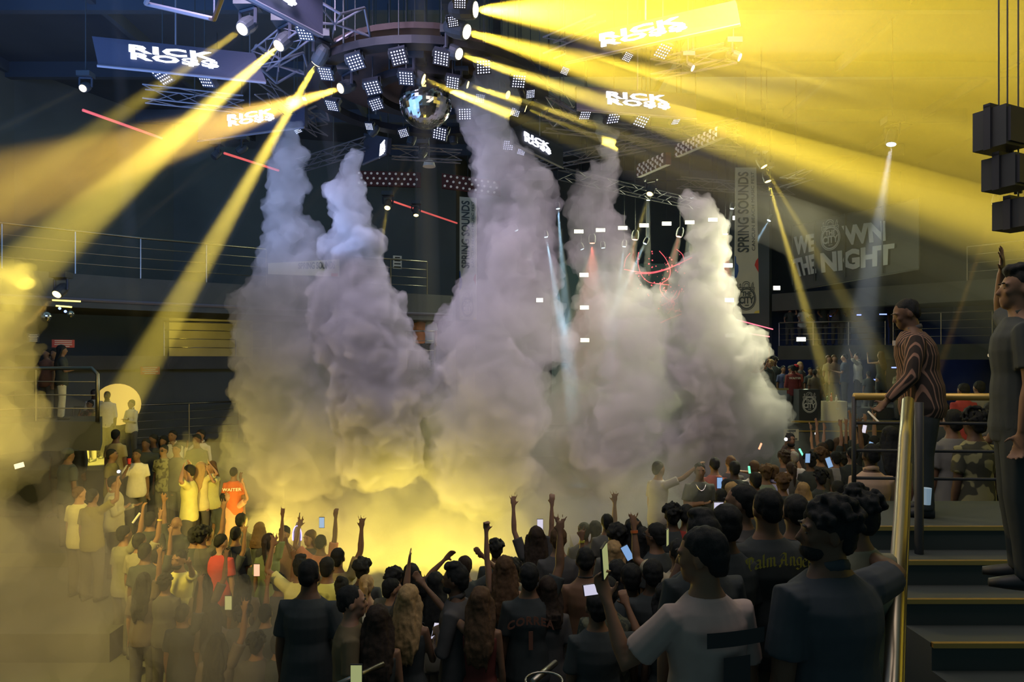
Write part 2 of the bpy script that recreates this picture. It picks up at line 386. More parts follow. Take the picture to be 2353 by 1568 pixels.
M_CLOTH_W = mat('printed_letters_pale', (0.62, 0.62, 0.56), 0.8); M_SIGNBG = mat('slogan_mesh_banner', (0.10, 0.105, 0.10), 0.8, var=0.2, scale=2)
dl, dr = 25.6, 21.6
def on_wall(x, y, A=W(1822, 600, dl), B_=W(2112, 600, dr)):
    n = (B_ - A).cross(V3(0, 0, 1)); e = V3(0, 0, CZ); dv = W(x, y, 1.0) - e; return e + dv * ((A - e).dot(n) / dv.dot(n))
sg = [on_wall(1822, 520), on_wall(2112, 456), on_wall(2112, 618), on_wall(1826, 668)]; sb = sg[3].copy()
root = empty('slogan_banner', sb, label='dark banner reading WE OWN THE NIGHT on the upper right balcony', cat='banner')
me = quad_shape(sg).mesh('cloth'); me.transform(Matrix.Translation(-sb)); mk('cloth', me, M_SIGNBG, root)
for body, q in (('WE', [(1826, 545), (1874, 537), (1875, 577), (1828, 588)]), ('THE', [(1821, 597), (1874, 584), (1878, 628), (1834, 637)]), ('WN', [(1936, 520), (2036, 508), (2038, 554), (1944, 565)]), ('NIGHT', [(1887, 582), (2058, 559), (2056, 608), (1890, 628)])):
    f_ = lambda x: dl + (dr - dl) * (x - 1822) / 290
    me = quad_map(fit(text_mesh(body, 1, 0.05, 0.01, res=2), 0, 1, 0, 1, 0.01), [on_wall(a, b) for a, b in q], 0.05); me.transform(Matrix.Translation(-sb)); mk('lettering', me, M_CLOTH_W, root)
logo_on([on_wall(a, b) for a, b in ((1886, 508), (1934, 502), (1935, 568), (1887, 578))], M_CLOTH_W, root, sb, 0.05)
fr = S()
for x, y0, y1 in ((1822, 518, 655), (1873, 507, 646), (1942, 492, 638), (2028, 475, 628), (2112, 456, 612)):
    a_ = on_wall(x, y0) + V3(-.03, -.05, 0) - sb; b_ = on_wall(x, y1) + V3(-.03, -.05, 0) - sb; fr.tube([a_, b_], .03, 6)
fr.tube([sg[0] - sb, sg[1] - sb], 0.025, 6); fr.tube([sg[3] - sb, sg[2] - sb], 0.03, 6)
mk('frame', fr, M_SLAB, root)
# long hanging banners
M_BANNER = mat('cream_banner_cloth', (0.52, 0.50, 0.40), 0.85, var=0.08, scale=3); M_BINK = mat('banner_grey_print', (0.07, 0.08, 0.08), 0.8)
M_BBLUE = mat('banner_blue_print', (0.04, 0.10, 0.30)); M_BRED = mat('banner_red_print', (0.55, 0.06, 0.05)); M_BYEL = mat('banner_yellow_print', (0.7, 0.55, 0.12))
def hanging_banner(q, label, big=True):
    b = Vector(q[3]); root = empty('hanging_banner', b, label=label, cat='banner')
    def put(me, nm, m, out):
        me.transform(Matrix.Translation(-b)); mk(nm, me, m, root)
    me = quad_shape(q, 0.02).mesh('cloth'); put(me, 'cloth', M_BANNER, 0)
    tp = (Vector(q[0]) + Vector(q[1])) / 2 - b; mk('cord', S().tube([tp, (tp.x, tp.y, 12.05 - b.z)], .008, 5), M_BLACK, root)
    def txt(body, c, up):     # turned a quarter so it reads upward
        me = text_mesh(body, 1, 0.02 if up else 0.0, 0.01); fit(me, 0, 1, 0, 1, 0.004)
        for v in me.vertices: v.co = (1 - v.co.z, v.co.y, v.co.x)
        fit(me, 0, 1, 0, 1, 0.004); quad_map(me, c, 0.008); put(me, 'lettering', M_BINK, 0)
    txt('SPRING SOUNDS', sub(q, 0.12, 0.62, 0.42, 0.97), 1); txt('CANCUN BEACH MUSIC FEST', sub(q, 0.74, 0.88, 0.43, 0.97), 0)
    logo_on(sub(q, 0.10, 0.90, 0.03, 0.22), M_BINK, root, b, 0.008)
    for nm, m, pts in (('blue_shape', M_BBLUE, [(0, .24), (.10, .25), (.17, .29), (.16, .33), (.07, .35), (.06, .39), (0, .40)]), ('red_shape', M_BRED, [(1, .28), (.90, .31), (.84, .33), (.90, .36), (1, .38)]), ('yellow_shape', M_BYEL, [(.78, 0), (.84, .015), (1, .02), (1, 0)])):
        s = S().add([(u, -0.002, w) for u, w in pts], [tuple(range(len(pts)))]); me = quad_map(s.mesh(nm), q, 0.005); put(me, nm, m, 0)
hanging_banner([W(1690, 385, 18.5), W(1738, 385, 18.4), W(1745, 720, 18.4), W(1687, 722, 18.5)], 'long cream vertical banner with a round badge at its foot, beside the stage')
hanging_banner([W(1056, 452, 24), W(1094, 455, 23.6), W(1094, 735, 23.6), W(1056, 735, 24)], 'long cream vertical banner half hidden by the tallest plume')
q = [W(616, 605, 19.3), W(780, 596, 21), W(780, 636, 21), W(616, 630, 19.3)]; b = Vector(q[3])
root = empty('balcony_banner', b, label='wide pale banner hung on the upper balcony railing behind the smoke jets', cat='banner')
me = quad_shape(q, 0.02).mesh('cloth'); me.transform(Matrix.Translation(-b)); mk('cloth', me, M_BANNER, root)
me = quad_map(fit(text_mesh('SPRING SOUNDS', 1, 0.02, 0.01), 0, 1, 0, 1, 0.004), sub(q, 0.4, 0.93, 0.45, 0.9), 0.01); me.transform(Matrix.Translation(-b)); mk('lettering', me, M_BINK, root)
me = quad_shape(sub(q, 0.88, 0.98, 0.0, 0.18), 0.01).mesh('p'); me.transform(Matrix.Translation(-b + Vector((0, -0.03, 0)))); mk('red_shape', me, M_BRED, root)
# red sign boards with pale dots
M_DOTB = mat('dark_red_board', (0.10, 0.03, 0.03), 0.7); M_DOT = mat('pale_sign_dots', (0.8, 0.75, 0.7), 0.5, emit=(0.9, 0.75, 0.7), strength=0.06)
def dotted(px0, py0, px1, py1, h, d, nx, nz, label, d2=None):
    d2 = d2 or d; q = [W(px0, py0, d), W(px1, py1, d2), W(px1, py1 + h, d2), W(px0, py0 + h, d)]; b = Vector(q[3])
    root = empty('dotted_sign', b, label=label, cat='sign')
    me = quad_shape(q, 0.12).mesh('board'); me.transform(Matrix.Translation(-b)); mk('board', me, M_DOTB, root)
    s = S()
    for i in range(nx):
        for j in range(nz):
            c = sub(q, (i + 0.5 + 0.4 * (j % 2)) / (nx + 0.5), 1, (j + 0.5) / nz, 1)[3]; s.disc(c - b + Vector((0, -0.02, 0)), (0, 1, 0), 0.045, 8)
    mk('dot_pattern', s, M_DOT, root); mk('cable', S().tube([(q[0] + q[1]) / 2 - b, V3(((q[0] + q[1]) / 2).x, ((q[0] + q[1]) / 2).y, 12.05) - b], .01, 5), M_BLACK, root)
dotted(818, 392, 966, 396, 34, 24, 10, 3, 'dark red sign board with pale dots left of the pendant lamp')
dotted(1015, 398, 1150, 416, 34, 24, 9, 3, 'dark red sign board with pale dots right of the pendant lamp')
dotted(1462, 380, 1530, 350, 28, 17, 6, 4, 'lower slanting dotted board under the right trusses', 15)
dotted(1550, 335, 1655, 290, 26, 15, 8, 4, 'upper slanting dotted board under the right trusses', 13)
s = S().tube([(0, 0, 0.0), (0, 0, 0.14), (0, 0, 0.2)], [0.17, 0.13, 0.03], 16); root = empty('pendant_lamp', W(986, 383, 18), label='small pale dome pendant lamp under the mirror ball', cat='pendant lamp')
mk('shade', s, mat('pale_shade', (0.7, 0.6, 0.58), 0.5), root); mk('rod', S().tube([(0, 0, 0.2), (0, 0, 12.05 - W(0, 383, 18).z)], 0.015, 6), M_TRUSS, root)

# blue lit shelves of the bar behind the right balcony
M_BLUE = mat('lit_blue_strip', (0.3, 0.4, 1), emit=(0.20, 0.28, 1.0), strength=3.0); M_BLUEP = mat('lit_blue_panel', (0.1, 0.15, 0.6), emit=(0.05, 0.09, 0.45), strength=0.9)
for i, (x0, y0, x1, y1) in enumerate([(1910, 706, 1918, 706), (1963, 702, 1972, 702), (1908, 726, 1915, 726), (1936, 725, 1946, 725), (1970, 724, 1978, 724), (2024, 701, 2045, 697), (2060, 694, 2091, 689), (2022, 723, 2040, 722), (2046, 721, 2049, 720), (2050, 845, 2074, 845), (2008, 873, 2014, 873)]):
    dd = 27.2 if y0 < 800 else 25.5
    mk('blue_light_strip', S().box((W(x0, y0, dd) + W(x1, y1, dd)) / 2, ((x1 - x0 + 1) * dd / F, 0.05, 0.04), Matrix.Rotation(-math.atan2(y1 - y0, x1 - x0) * 0 , 3, 'Y')), M_BLUE, label='short bright blue light strip on the bar shelves', cat='light strip', group='blue light strips on the bar shelves')
for x0, y0, x1, y1, l_ in ((1896, 672, 1975, 680, 'wider blue lit panel under the slogan banner'), (2020, 662, 2060, 672, 'narrow blue lit panel right of the wider one')):
    mk('neon_light', S().box((W(x0, y0, 26.5) + W(x1, y1, 26.5)) / 2, ((x1 - x0) * 26.5 / F, 0.05, 0.18)), M_BLUEP, label=l_, cat='light panel')
light('AREA', 'bar_light', (13.5, 26.5, 5.9), 22, (0.15, 0.25, 1.0), (13.5, 26.6, 4.8), 2, size_y=0.3)

# vip terrace on the right: front edge, counter, cabinet, badge, glass parapet
mk('trim_2', S().box((10.9, 20.28, 2.4), (5.2, 0.06, 0.05)), M_GOLD, kind='structure')
mk('trim_3', S().box((10.9, 20.27, 2.12), (5.2, 0.05, 0.03)), M_GOLD, kind='structure')
root = empty('cabinet', (W(1920, 921, 20.5).x, 20.6, 2.35), label='pale two door cabinet lit yellow on the terrace', cat='cabinet')
mk('body', S().box((0, 0, 0.32), (0.60, 0.4, 0.64)), mat('pale_wood', (0.6, 0.52, 0.36), 0.6, var=0.1), root)
for sx in (-1, 1): dd = mk('door', S().box((sx * 0.148, -0.21, 0.32), (0.29, 0.02, 0.61)), mat('pale_door', (0.62, 0.55, 0.38), 0.6), root)
mk('handle', S().box((0, -0.23, 0.42), (0.09, 0.02, 0.03)), M_PALE, root)
for i, (dx, h_, c_, l_) in enumerate(((-0.22, 0.2, (0.1, 0.2, 0.1), 'small dark green bottle standing leftmost on the pale cabinet'), (-0.1, 0.24, (0.45, 0.04, 0.03), 'red bottle standing on the pale cabinet'), (0.05, 0.17, (0.5, 0.5, 0.45), 'clear short bottle standing on the pale cabinet'))):
    s = S().tube([(0, 0, 0), (0, 0, h_ * .6), (0, 0, h_ * .75), (0, 0, h_)], [.035, .035, .014, .014], 8); r_ = empty('bottle', (root.location.x + dx, 20.55, 2.99), label=l_, cat='bottle')
    mk('glass', s, cmat('bottle_glass', c_, rough=0.2), r_); mk('cap', S().tube([(0, 0, h_), (0, 0, h_ + .02)], .016, 8), M_GOLD, r_)
root = empty('podium', (W(1860, 0, 20.4).x, 20.6, 2.35), label='black podium with a round pale badge beside the waiter', cat='podium')
mk('body', S().box((0, 0, 0.5), (0.62, 0.4, 1.0)), M_BLACK, root)
me = LOGO.copy(); fit(me, -0.22, 0.22, 0.3, 0.92, 0.004); me.transform(Matrix.Translation((0, -0.21, 0))); me.materials.clear(); mk('badge', me, M_CLOTH_W, root)
M_GLASSP = mat('frosted_parapet', (0.30, 0.36, 0.40), 0.3)
root = empty('parapet', (W(1764, 0, 20.3).x, 20.2, 1.5), label='frosted parapet panels at the edge of the last smoke jet', cat='parapet')
for i in range(3): mk('panel', S().box((-0.72 + i * 0.5, 0, 0.9), (0.48, 0.04, 1.9)), M_GLASSP, root)
mk('rail', S().box((-0.2, 0, 1.87), (1.55, 0.07, 0.05)), M_STEEL, root)
root = plate_sign(1818, 1000, 34, 26, 19.9, mat('cream_notice', (0.7, 0.62, 0.42), 0.6), M_INK, 'cream notice with a no smoking symbol on the terrace front', 2)
s = S(); n = 20
for i in range(n):
    a, b_ = 2 * PI * i / n, 2 * PI * (i + 1) / n; s.add([(r * math.cos(t), -0.022, 0.05 + r * math.sin(t)) for r, t in ((.05, a), (.062, a), (.062, b_), (.05, b_))], [(0, 1, 2, 3)])
s.box((0, -0.022, 0.05), (0.1, 0.004, 0.014), Matrix.Rotation(R(45), 3, 'Y')); s.box((0, -0.02, 0.05), (0.07, 0.004, 0.012)); mk('symbol', s, M_INK, root)

# ------------------------------------------------------------------ stage: led wall, blinders, truss
root = empty('stage_screen', (4.9, 27.4, 1.6), label='dark stage screen showing thin red swirling lines and sparks', cat='screen')
mk('panel', S().box((0, 0, 3.9), (6.6, 0.15, 5.2)), mat('dark_led_wall', (0.02, 0.03, 0.03), 0.4, emit=(0.10, 0.22, 0.18), strength=0.12), root)
M_LINE = mat('lit_red_lines', (1, .2, .2), emit=(1.0, 0.12, 0.15), strength=1.3)
def stroke(pts, r=0.014):
    P = [W(x, y, 27.25) - Vector((4.9, 27.4, 1.6)) for x, y in pts]; Q = []
    for i in range(len(P) - 1):
        a, b_, c, d = P[max(i - 1, 0)], P[i], P[i + 1], P[min(i + 2, len(P) - 1)]
        for k in range(5):
            t = k / 5; Q.append(0.5 * ((2 * b_) + (c - a) * t + (2 * a - 5 * b_ + 4 * c - d) * t * t + (3 * b_ - a - 3 * c + d) * t ** 3))
    Q.append(P[-1]); return S().tube(Q, r, 5)
dr_ = S()
for pts, r_ in [([(1434, 619), (1470, 626), (1505, 625), (1545, 613), (1590, 592)], .02), ([(1460, 629), (1500, 628), (1540, 617)], .016), ([(1467, 581), (1466, 605), (1474, 632), (1490, 648), (1510, 652), (1538, 655)], .012), ([(1515, 577), (1530, 595), (1540, 620), (1536, 640), (1520, 652), (1517, 665), (1525, 680), (1540, 690), (1555, 685), (1562, 668)], .014),
                ([(1555, 573), (1568, 585), (1572, 600)], .012), ([(1448, 582), (1438, 595), (1434, 615)], .012), ([(1520, 702), (1540, 692), (1556, 668)], .012), ([(1518, 742), (1540, 732), (1566, 722)], .016), ([(1534, 722), (1550, 700), (1545, 690)], .01), ([(1530, 710), (1566, 716)], .01)]:
    t = stroke(pts, r_); dr_.add(t.v, t.f)
mk('drawn_lines', dr_, M_LINE, root)
sp = S(); r2 = random.Random(3)
for i in range(110):
    x, y = (r2.uniform(1465, 1575), r2.uniform(575, 680)) if i < 50 else (r2.gauss(1542, 14), r2.gauss(690, 16)); sp.disc(W(x, y, 27.25) - Vector((4.9, 27.4, 1.6)), (0, 1, 0), r2.uniform(.01, .035), 6)
mk('sparks', sp, M_LINE, root)
def blinder(px, py, w, h, d, label):
    root = empty('blinder_light', W(px, py, d), label=label, cat='stage light', group='white blinder lights around the stage'); w, h = w * d / F, h * d / F
    mk('housing', S().box((0, 0.06, 0), (w * 1.15, 0.1, h * 1.3)), M_BLACK, root); q = root.location; mk('drop_rod', S().tube([(0, .06, 0), (0, .06, (12.05 if q.z > 6.5 and px < 1720 else q.z + .3) - q.z)], .01, 5), M_BLACK, root) if d > 25.5 and q.z > 8.5 else None; mk('lit_panel', S().box((0, 0, 0), (w, 0.03, h)), M_BLIND, root)
for i, (x, y) in enumerate([(1330, 532), (1380, 529), (1431, 524), (1480, 518), (1532, 514), (1585, 511), (1638, 505)]): blinder(x, y, 21, 8, 26, 'white rectangular blinder light, ' + ['first', 'second', 'third', 'fourth', 'fifth', 'sixth', 'seventh'][i] + ' from the left in the row over the stage')
for x, y, l_ in [(1342, 632, 'upper one of the left stage column'), (1343, 707, 'middle one of the left stage column'), (1344, 782, 'lower one of the left stage column'), (1673, 610, 'upper one of the right stage column'), (1676, 690, 'middle one of the right stage column'), (1677, 771, 'lower one of the right stage column'),
                 (1240, 690, 'alone inside the tallest plume'), (1785, 662, 'small one right of the long banner'), (1841, 780, 'on the right balcony railing'), (1687, 501, 'half hidden by the long banner top')]:
    blinder(x, y, 20 if x not in (1240, 1785, 1687) else (15 if x != 1687 else 6), 9, 25.2 if x > 1700 else (20 if x == 1240 else 26), 'white rectangular blinder light, ' + l_)
light('AREA', 'blinder_glow', W(1841, 780, 25.1), 90, STG, W(1841, 900, 12), 0.4)
mk('stage_floor', S().box((4.6, 26.0, 1.62), (6.8, 2.8, 0.04)), M_BLACK, kind='structure')

# ------------------------------------------------------------------ trusses, ring, screens and lamps under the roof
def truss(a, b, w=0.28, r=0.02, label=None, bay=0.5, sides=4):
    a, b = Vector(a), Vector(b); dv = b - a; t = dv.normalized(); u = t.cross(Vector((0, 0, 1))).normalized() if abs(t.z) < .95 else Vector((1, 0, 0)); v = t.cross(u); L = dv.length
    root = empty('truss', a, label=label, cat='truss', group='aluminium trusses under the roof')
    cs = [u * w / 2 * i + v * w / 2 * j for i, j in ((1, 1), (-1, 1), (-1, -1), (1, -1))]
    ch = S()
    for c in cs: ch.tube([c, dv + c], r, 5)
    mk('chord', ch, M_TRUSS, root)
    n = max(1, int(L / bay)); br = S()
    for i in range(n):
        for k in range(4):
            p, q_ = cs[k], cs[(k + 1) % 4]
            if i % 2: p, q_ = q_, p
            br.tube([p + dv * i / n, q_ + dv * (i + 1) / n], r * 0.6, 4)
    mk('bracing', br, M_TRUSS, root)
    if sides: mk('drop_rod', S().tube([dv / 2, Vector((dv.x / 2, dv.y / 2, 12.05 - a.z))], 0.012, 5), M_BLACK, root)
    return root
TR = [((1250, 285), (1700, 330), 'long one behind the right name screen'), ((1290, 400), (1600, 470), 'low one over the stage left'), ((1440, 330), (1700, 290), 'rising one beside the dotted boards'), ((1230, 380), (1480, 330), 'slanting one right of the tallest plume'), ((1560, 420), (1820, 440), 'one crossing behind the long banner'),
      ((1240, 210), (1330, 260), 'short one right of the ring'), ((595, 140), (700, 60), 'short one left of the upper name screen'), ((600, 200), (740, 300), 'one left of the ring rim'), ((330, 215), (560, 240), 'one under the first name screen'), ((690, 380), (850, 330), 'one behind the first jet tip'), ((900, 350), (1060, 360), 'one under the mirror ball'), ((1260, 110), (1380, 60), 'one lost in the yellow glow'),
      ((1500, 160), (1690, 120), 'one in the yellow glow under the upper right screen'), ((1800, 420), (1860, 400), 'short one right of the long banner')]
for i, (p, q, l_) in enumerate(TR): truss(WZ(p[0], p[1], 9.3), WZ(q[0], q[1], 9.3), 0.26, 0.016, 'aluminium truss, ' + l_)
for (x, y, rr, l_) in ((640, 165, 0.55, 'octagonal pipe frame left of the beams'), (770, 70, 0.55, 'octagonal pipe frame at the top beside the screen'), (700, 270, 0.5, 'octagonal pipe frame behind the strongest beam'), (1295, 275, 0.5, 'octagonal pipe frame right of the ring')):
    c = WZ(x, y, 9.4); s = S(); pts = [c + Vector((rr * math.cos(R(22.5 + 45 * k)), rr * math.sin(R(22.5 + 45 * k)), 0.25 * (k % 2))) for k in range(8)]
    for k in range(8): s.tube([pts[k], pts[(k + 1) % 8]], 0.022, 5); s.tube([pts[k], c + Vector((0, 0, .1))], 0.015, 5)
    s.tube([c, (c.x, c.y, 12.05)], 0.012, 5); mk('pipe_frame', s, M_TRUSS, label=l_, cat='truss')
# the frame over the first screen
c = [W(335, 8, 9), W(492, 44, 8.6), W(512, -10, 7.9), W(350, -30, 8.2)]; s = S()
for a, b_ in zip(c, c[1:] + c[:1]): s.tube([a, b_], 0.03, 6)
for a in c: s.tube([a, (a.x, a.y, 12.05)], 0.01, 4)
mk('pipe_frame', s, M_TRUSS, label='pale rectangular frame hanging at the top left', cat='frame')
for dx in range(4): pass
# name screens
def name_screen(q, tq, label, m=M_SCREEN):
    """q: pixel corners of the panel TL TR BR BL; tq: pixel corners of the letters; both lie on one plane whose foot is at z 8.9"""
    (xa, ya), (xb, yb), (xc, yc), (xd, yd) = q
    da, db = (8.9 - CZ) * F / (HY - yd), (8.9 - CZ) * F / (HY - yc)
    A, Bc, C_, D = W(xa, ya, da), W(xb, yb, db), W(xc, yc, db), W(xd, yd, da); b = D.copy()
    root = empty('name_screen', b, label=label, cat='screen')
    me = quad_shape([A, Bc, C_, D], 0.1).mesh('panel'); me.transform(Matrix.Translation(-b)); mk('panel', me, m, root)
    n = (Bc - A).cross(D - A).normalized()
    def onp(x, y):
        dv = W(x, y, 1.0) - Vector((0, 0, CZ)); t = (A - Vector((0, 0, CZ))).dot(n) / dv.dot(n); return Vector((0, 0, CZ)) + dv * t
    TQ = [onp(*p) for p in tq]
    for body, v0, v1, u0, u1 in (('RICK', 0.52, 1.0, 0.0, 0.97), ('RO$$', 0.0, 0.50, 0.02, 1.0)):
        me = quad_map(fit(text_mesh(body, 1, 0.035, 0.01, 1, 1.1, res=2), u0, u1, v0, v1, 0.01), TQ, 0.03); me.transform(Matrix.Translation(-b)); mk('letters', me, M_TEXT, root)
    s = S(); s.tube([(A + Bc) / 2 - b, Vector((((A + Bc) / 2).x, ((A + Bc) / 2).y, 12.05)) - b], 0.015, 5); s.tube([D - b + Vector((0, -.02, -.03)), C_ - b + Vector((0, -.02, -.03))], 0.025, 5); mk('hanger', s, M_TRUSS, root)
name_screen([(211, 83), (585, 122), (612, 187), (225, 148)], [(297, 104), (498, 124), (505, 161), (297, 139)], 'lit screen reading RICK ROSS at the upper left, longest one')
name_screen([(520, -160), (742, -20), (742, 80), (540, -25)], [(500, -110), (672, -30), (680, 21), (500, -60)], 'lit screen at the top edge, its letters mostly cut off')
name_screen([(455, 262), (700, 226), (700, 290), (455, 322)], [(525, 265), (631, 250), (633, 277), (525, 294)], 'lit name screen behind the crossing beams, left of the ring')
name_screen([(836, 306), (892, 316), (888, 352), (834, 376)], [(877, 332), (887, 321), (887, 348), (874, 367)], 'lit name screen seen nearly edge on below the ring')
name_screen([(1180, 284), (1294, 338), (1294, 384), (1180, 330)], [(1202, 302), (1262, 332), (1264, 358), (1202, 325)], 'small slanting lit name screen right of the mirror ball')
name_screen([(1325, 198), (1600, 216), (1600, 272), (1325, 250)], [(1392, 211), (1534, 221), (1540, 254), (1392, 242)], 'lit name screen in the middle of the yellow beams')
name_screen([(1300, 88), (1690, 0), (1700, 54), (1300, 142)], [(1379, 80), (1573, 37), (1582, 70), (1379, 113)], 'lit name screen high up in the brightest yellow glow')
# the ring and its mirror ball
RC = Vector((-1.58, 13.0, 9.2))
def ring(rad, h, w, label):
    s = S(); n = 48; vs = []
    for i in range(n):
        a = 2 * PI * i / n
        for r_, z in ((rad, 0), (rad, h), (rad - w, h), (rad - w, 0)): vs.append((r_ * math.cos(a), r_ * math.sin(a), z))
    fs = [(4 * i + k, 4 * ((i + 1) % n) + k, 4 * ((i + 1) % n) + (k + 1) % 4, 4 * i + (k + 1) % 4) for i in range(n) for k in range(4)]
    s.add(vs, fs); root = empty('lighting_ring', RC, label=label, cat='lighting ring'); mk('band', s, mat('ring_black', (0.016, 0.016, 0.02), 0.6), root)
    for k in range(6): a = PI / 3 * k; rd = S(); rd.tube([(rad * math.cos(a), rad * math.sin(a), h), (rad * math.cos(a), rad * math.sin(a), 2.84)], 0.02, 5); mk('drop_rod', rd, M_BLACK, root)
    return root
ring(2.28, 0.13, 0.26, 'large outer dark ring carrying led panels'); ring(1.15, 0.13, 0.22, 'smaller inner dark ring around the mirror ball')
s = S().tube([(0, 0, 0), (0, 0, 0.1)], [2.05, 2.05], 40); mk('ring_deck', s, mat('brown_deck', (0.07, 0.045, 0.04), 0.8, var=.2), loc=RC + Vector((0, 0, 0.35)), label='brownish round deck above the rings', cat='deck')
bc = W(978, 236, 12.2); root = empty('mirror_ball', bc, label='big mirror ball hanging inside the lamp ring', cat='mirror ball')
s = S().ball((0, 0, 0), 0.47, 44, 28); q_ = random.Random(5); s.v = [tuple(x * q_.uniform(.985, 1.0) for x in v) for v in s.v]; mk('ball', s, mat('mirror_ball_tiles', (0.5, 0.5, 0.5), 0.1, 1.0), root); mk('cord', S().tube([(0, 0, .46), (0, 0, 12.05 - bc.z)], 0.03, 8), M_BLACK, root)
# led panels: one prototype with parts, copied
def led_panel():
    root = empty('led_panel', (0, 0, 0), cat='led panel'); w = 0.36
    mk('housing', S().box((0, 0.07, 0), (w * 1.12, 0.12, w * 1.12)), M_GREYH, root)
    s = S()
    for i in range(5):
        for j in range(5): s.disc(((i - 2) * w / 5, -0.005, (j - 2) * w / 5), (0, 1, 0), 0.017, 7)
    mk('led_array', s, M_LED, root); y = S()
    for sx in (-1, 1): y.box((sx * w * .62, 0.12, 0.05), (0.03, 0.2, 0.12))
    y.box((0, 0.24, 0.05), (w * 1.3, 0.04, 0.14)); mk('yoke', y, M_BLACK, root)
    return root
proto = led_panel(); first = True
LEDS = [(816, 143, 1), (916, 131, 1), (1014, 134, 1), (748, 170, .9), (1111, 154, .95), (1192, 187, .9), (762, 243, .8), (1219, 216, .6), (1010, 307, .9), (927, 306, .6), (856, 202, 1), (933, 180, .95), (1040, 190, .85), (864, 240, .8), (1068, 262, .85), (1103, 226, .6), (1184, 258, .6), (848, 291, .5),
        (1168, 334, .7), (1198, 348, .5), (373, 175, 1.1), (470, 182, 1.1), (700, 76, 1), (1041, 49, .7), (1057, 6, .8), (1523, 118, 1), (1442, 131, .6), (1411, 269, 1), (1475, 276, 1), (1345, 263, .8), (1555, 276, .7), (699, 227, .3), (683, 298, .5), (1298, 163, .5)]
LN = ['on the outer ring, upper left', 'on the outer ring, top left of the centre', 'on the outer ring, top right of the centre', 'on the outer ring, far left', 'in the smoke at the upper right of the ring', 'on the outer ring, right side', 'on the outer ring, lower left', 'turned sideways at the right rim of the ring', 'below the mirror ball, right one', 'below the mirror ball, small left one',
      'on the inner ring, left', 'on the inner ring, top', 'on the inner ring, right', 'between the ring and the mirror ball on its left', 'right beside the mirror ball', 'small, by the flare in the smoke', 'small, right of the flare in the smoke', 'small and low left of the mirror ball', 'small, under the ring on the right', 'smallest, above the small slanting screen', 'under the first name screen, left one', 'under the first name screen, right one',
      'under the cut off top screen', 'above the second highest hot lamp', 'at the top edge beside the highest lamp', 'in the glow under the upper right screen', 'small, in the glow left of the bigger one', 'under the middle right screen, left of centre', 'under the middle right screen, right of centre', 'under the middle right screen, at its left end', 'under the middle right screen, at its right end', 'tiny, beside the strongest beam', 'tiny, above the first smoke jet', 'tiny, right of the ring in the beams']
for (x, y, k), l_ in zip(LEDS, LN):
    o = empty('led_panel', (0, 0, 0), cat='led panel') if not first else proto
    if not first:
        for ch in proto.children:
            if not ch.name.startswith('drop_rod'): copy_tree(ch, o)
    first = False
    o.location = WZ(x, y, 9.0); v = RC - o.location; k *= 0.72 * o.location.y / 12
    o.rotation_euler = (R(52) + 0.1 * math.sin(x), 0.25 * math.sin(x * 1.7), -v.x * 0.12); o.scale = (k, k, k)
    rod = S().tube([o.location, (o.location.x, o.location.y, 12.05)], 0.010, 5); rr_ = mk('drop_rod', rod, M_BLACK, o); rr_.matrix_parent_inverse = Matrix.LocRotScale(o.location, o.rotation_euler, o.scale).inverted()
    o['label'] = 'led panel of small white dots ' + l_; o['group'] = 'led dot panels under the roof'
for ch in proto.children: pass
# ------------------------------------------------------------------ smoke: dense white clouds, each a billowing closed volume
M_SMOKE = volume_mat('dense_smoke', (0.93, 0.92, 0.95), 1.3, 0.1)
M_SMOKE_TIGHT = volume_mat('jet_smoke', (0.95, 0.94, 0.95), 2.6, 0.1)
M_SMOKE_SOFT = volume_mat('loose_smoke', (0.93, 0.92, 0.93), 0.42, 0.1)
M_SMOKE_MID = volume_mat('drifting_smoke', (0.93, 0.92, 0.93), 0.4, 0.1)
M_SMOKE_THIN = volume_mat('thin_smoke', (0.93, 0.92, 0.93), 0.16, 0.1)
def billow(seed, amp, freq, warp):
    off = Vector((seed * 13.7, seed * 5.1, seed * 9.3))
    def run(me):
        n = len(me.vertices); co = [0.0] * (3 * n); me.vertices.foreach_get('co', co)
        no = [0.0] * (3 * n); me.vertices.foreach_get('normal', no)
        for i in range(n):
            p = Vector(co[3 * i:3 * i + 3]); q = (p + off) * freq
            w = noise.noise_vector(q * 0.8) * warp + noise.noise_vector(q * 2.7) * (warp * 0.5) + noise.noise_vector(q * 7) * (warp * 0.2)
            b = (abs(noise.noise(q * 1.1)) + 0.6 * abs(noise.noise(q * 2.3)) + 0.4 * abs(noise.noise(q * 4.7)) + 0.25 * abs(noise.noise(q * 9.1)) - 0.45) * amp
            p += w; co[3 * i] = p.x + no[3 * i] * b; co[3 * i + 1] = p.y + no[3 * i + 1] * b; co[3 * i + 2] = p.z + no[3 * i + 2] * b
        me.vertices.foreach_set('co', co); me.update()
    return run
_sn = [0]; _clouds = []
def smoke(label, d, blobs, m, voxel=0.07, amp=0.35, freq=1.0, warp=0.25, depth=1.0):
    """blobs: photo px, py, radius px, depth shift in metres"""
    _sn[0] += 1; s = S()
    for b in blobs:
        dd = d + (b[3] if len(b) > 3 else 0); r = b[2] * dd / F
        s.ball(W(b[0], b[1], dd), (r, r * depth, r), 14, 10)
    o = mk('smoke', s, m, label=label, cat='smoke', kind='stuff')
    remesh_later(o, voxel, 2, billow(_sn[0], amp, freq, warp)); _clouds.append((o, voxel))
    return o
